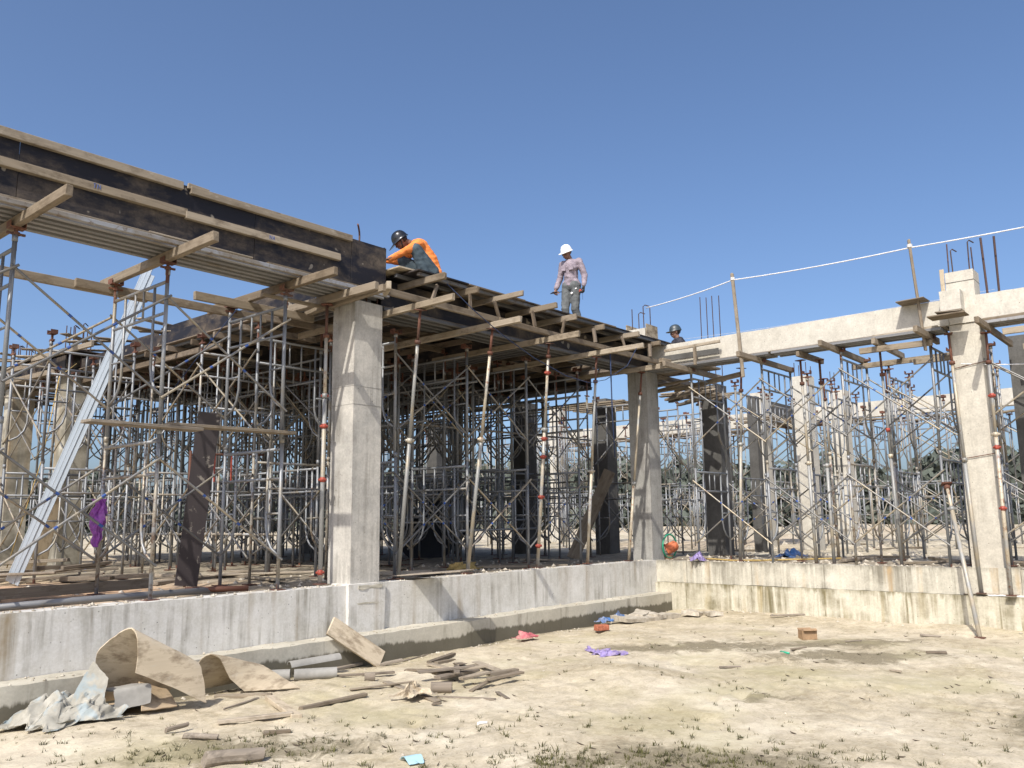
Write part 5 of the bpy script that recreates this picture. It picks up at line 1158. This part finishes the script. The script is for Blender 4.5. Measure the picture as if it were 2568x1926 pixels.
# ------------------------------------------------------------------ grass, rubble, trees
q = MB(); rg = random.Random(5); CAM = Vector((-13.56, -8.25))
cnt = 0
while cnt < 1550:
    d = 4.6 + 11 * rg.random() ** 1.6; a = rad(40.65) + rg.uniform(-.62, .62); x, y = CAM.x + d * math.cos(a), CAM.y + d * math.sin(a); patch = cnt % 5 == 0
    if patch:
        cx_, cy_, u_, w_ = rg.choice(((-8.35, -5.3, 1.0, .32), (-8.35, -5.3, 1.0, .32), (-10.05, -2.7, .7, .3), (-8.9, -4.5, .5, .2))); u_, w_ = rg.gauss(0, .5) * u_, rg.gauss(0, .5) * w_
        x, y = cx_ + u_ * .66 + w_ * .75, cy_ - u_ * .75 + w_ * .66
    if x > -.4 or y > -.75: continue
    dens = .32 + .5 * noise.noise(Vector((x * .8, y * .8, 6))) + .9 * max(0, 1 - abs(math.hypot(x + 8.2, y + 5.5)) / 1.0) + (.25 if d < 7.5 else -.12)
    dens += .8 * max(0, damp_at(x, y) - .25) if d < 8 else 0
    if y > -1.5 and x > -9: dens -= .4
    if not patch and rg.random() > dens: continue
    cnt += 1; s_ = rg.uniform(.45, 1.1) * (1.05 if d < 7 else .85); z = height(x, y) - .005
    for b in range(rg.randint(5, 13)):
        t = rg.uniform(0, 6.283); L = rg.uniform(.022, .062) * s_; tilt = rg.uniform(.5, 1.5); w = .0030 * s_
        dx, dy = math.cos(t), math.sin(t); ox, oy = rg.uniform(-.025, .025) * s_, rg.uniform(-.025, .025) * s_
        p0 = Vector((x + ox, y + oy, z)); p1 = p0 + Vector((dx * math.sin(tilt * .6), dy * math.sin(tilt * .6), math.cos(tilt * .6))) * L * .55; p2 = p1 + Vector((dx * math.sin(tilt), dy * math.sin(tilt), math.cos(tilt))) * L * .6
        sv = Vector((-dy, dx, 0)) * w
        q.add([p0 - sv, p0 + sv, p1 + sv * .8, p1 - sv * .8, p2], [(0, 1, 2, 3), (3, 2, 4)])
o = q.obj('grass_tufts', 'grass'); o['kind'] = 'stuff'; tag(o, 'sparse short grass tufts growing in the sand', 'grass')
q = MB(); rg = random.Random(9)
def stone(x, y, z, r):
    v = []
    for dx, dy, dz in ((1, 0, 0), (-1, 0, 0), (0, 1, 0), (0, -1, 0), (0, 0, 1), (0, 0, -1)): v.append((x + dx * r * rg.uniform(.6, 1.3), y + dy * r * rg.uniform(.6, 1.3), z + dz * r * rg.uniform(.4, .9)))
    q.add(v, [(0, 2, 4), (2, 1, 4), (1, 3, 4), (3, 0, 4), (2, 0, 5), (1, 2, 5), (3, 1, 5), (0, 3, 5)])
for i in range(260): stone(rg.uniform(-12.5, -.1), rg.uniform(.02, .24), .852, rg.uniform(.006, .03))
for i in range(160): stone(rg.uniform(.02, .24), rg.uniform(-8, 0), .845, rg.uniform(.008, .035))
for i in range(170): stone(rg.uniform(-12, -.1), rg.uniform(-.32, -.02), .298, rg.uniform(.005, .022))
for i in range(420): x, y = rg.uniform(-12, 0), rg.uniform(.3, 3); stone(x, y, height(x, y), rg.uniform(.01, .05))
for i in range(420): x, y = rg.uniform(.3, 5), rg.uniform(-8, .5); stone(x, y, height(x, y), rg.uniform(.015, .07))
for i in range(900): x, y = rg.uniform(-12, -.1), rg.uniform(-7, -.4); stone(x, y, height(x, y), rg.uniform(.003, .011) * (1.6 if rg.random() < .08 else 1))
for i in range(260): x, y = rg.uniform(-12, -.1), -.36 - abs(rg.gauss(0, .12)); stone(x, y, height(x, y), rg.uniform(.005, .025))
for i in range(160): x, y = -.05 - abs(rg.gauss(0, .25)), rg.uniform(-8, -.2); stone(x, y, height(x, y), rg.uniform(.006, .028))
for i in range(300): x, y = rg.uniform(5, 22), rg.uniform(-10, 18); stone(x, y, height(x, y), rg.uniform(.03, .14))
for i in range(0): pass
o = q.obj('rubble_stones', 'rubble'); o['kind'] = 'stuff'; tag(o, 'small stones and mortar crumbs strewn over plinth and ground', 'rubble')
q = MB(); rg = random.Random(14)
for i in range(800):
    d = 4.6 + 12 * rg.random() ** 1.3; a = rad(40.65) + rg.uniform(-.62, .62); x, y = CAM.x + d * math.cos(a), CAM.y + d * math.sin(a)
    if x > -.1 or y > -.4 or rg.random() > .35 + noise.noise(Vector((x * .9, y * .9, 12))) + .6 * damp_at(x, y): continue
    t = rg.uniform(0, 3.14); L = rg.uniform(.006, .04); w = rg.uniform(.001, .0035); z = height(x, y) + .006; dx, dy = math.cos(t), math.sin(t)
    q.add([(x - dx * L - dy * w, y - dy * L + dx * w, z), (x - dx * L + dy * w, y - dy * L - dx * w, z), (x + dx * L + dy * w, y + dy * L - dx * w, z + rg.uniform(0, .012)), (x + dx * L - dy * w, y + dy * L + dx * w, z + rg.uniform(0, .012)), (x, y, z - .008)], [(0, 1, 2, 3), (1, 0, 4), (2, 1, 4), (3, 2, 4), (0, 3, 4)])
o = q.obj('dry_litter', 'bark'); o['kind'] = 'stuff'; tag(o, 'dark dry twigs and chips strewn over the sand', 'litter')
q = MB(); rg = random.Random(4)
def crown(x, y, z, rx, rz_, n_):
    for i in range(n_):
        t, u = rg.uniform(0, 6.283), rg.uniform(-1, 1); rr = rg.random() ** .4; s_ = math.sqrt(1 - u * u)
        lump = 1 + .35 * noise.noise(Vector((math.cos(t) * s_ * 1.8 + x, math.sin(t) * s_ * 1.8, u * 1.8 + y)))
        p = Vector((x + rx * rr * lump * s_ * math.cos(t), y + rx * rr * lump * s_ * math.sin(t), z + rz_ * rr * lump * u))
        a = Vector((rg.uniform(-1, 1), rg.uniform(-1, 1), rg.uniform(-1, 1))).normalized(); b = a.cross(Vector((rg.uniform(-1, 1), rg.uniform(-1, 1), .3))).normalized(); s2 = rg.uniform(.22, .5)
        q.add([p - a * s2 - b * s2 * .5, p + a * s2 - b * s2 * .4, p + a * s2 * .7 + b * s2 * .6, p - a * s2 * .8 + b * s2 * .5], [(0, 1, 2, 3)], 0)
for i in range(96):
    a = rad(-2 + 92 * i / 96) + rg.uniform(-.012, .012); d = rg.uniform(72, 96); x, y = CAM.x + d * math.cos(a), CAM.y + d * math.sin(a)
    h = 4.6 + 3.2 * max(0, noise.noise(Vector((i * .23, 0, 0))) + .35) + rg.uniform(-.5, .8)
    if a > rad(52): h *= .72
    rx = h * rg.uniform(.42, .62); z0 = .6
    q.tube([(x, y, z0), (x + rg.uniform(-.3, .3), y, z0 + h * .4), (x + rg.uniform(-.4, .4), y, z0 + h * .75)], [.16, .11, .05], 5, 1)
    for lb in range(3): q.tube([(x, y, z0 + h * (.3 + .12 * lb)), (x + rg.uniform(-1, 1) * rx * .6, y + rg.uniform(-1, 1) * rx * .6, z0 + h * (.55 + .12 * lb))], [.06, .02], 4, 1)
    crown(x, y, z0 + h * .58, rx, h * .46, 520)
    crown(x + rg.uniform(-2, 2), y + rg.uniform(-2, 2), z0 + .9, rx * 1.3, 1.3, 300)
o = q.obj('tree_line', ['leaves', 'bark']); o['kind'] = 'stuff'; tag(o, 'distant dark green tree line beyond the sandy site', 'trees')
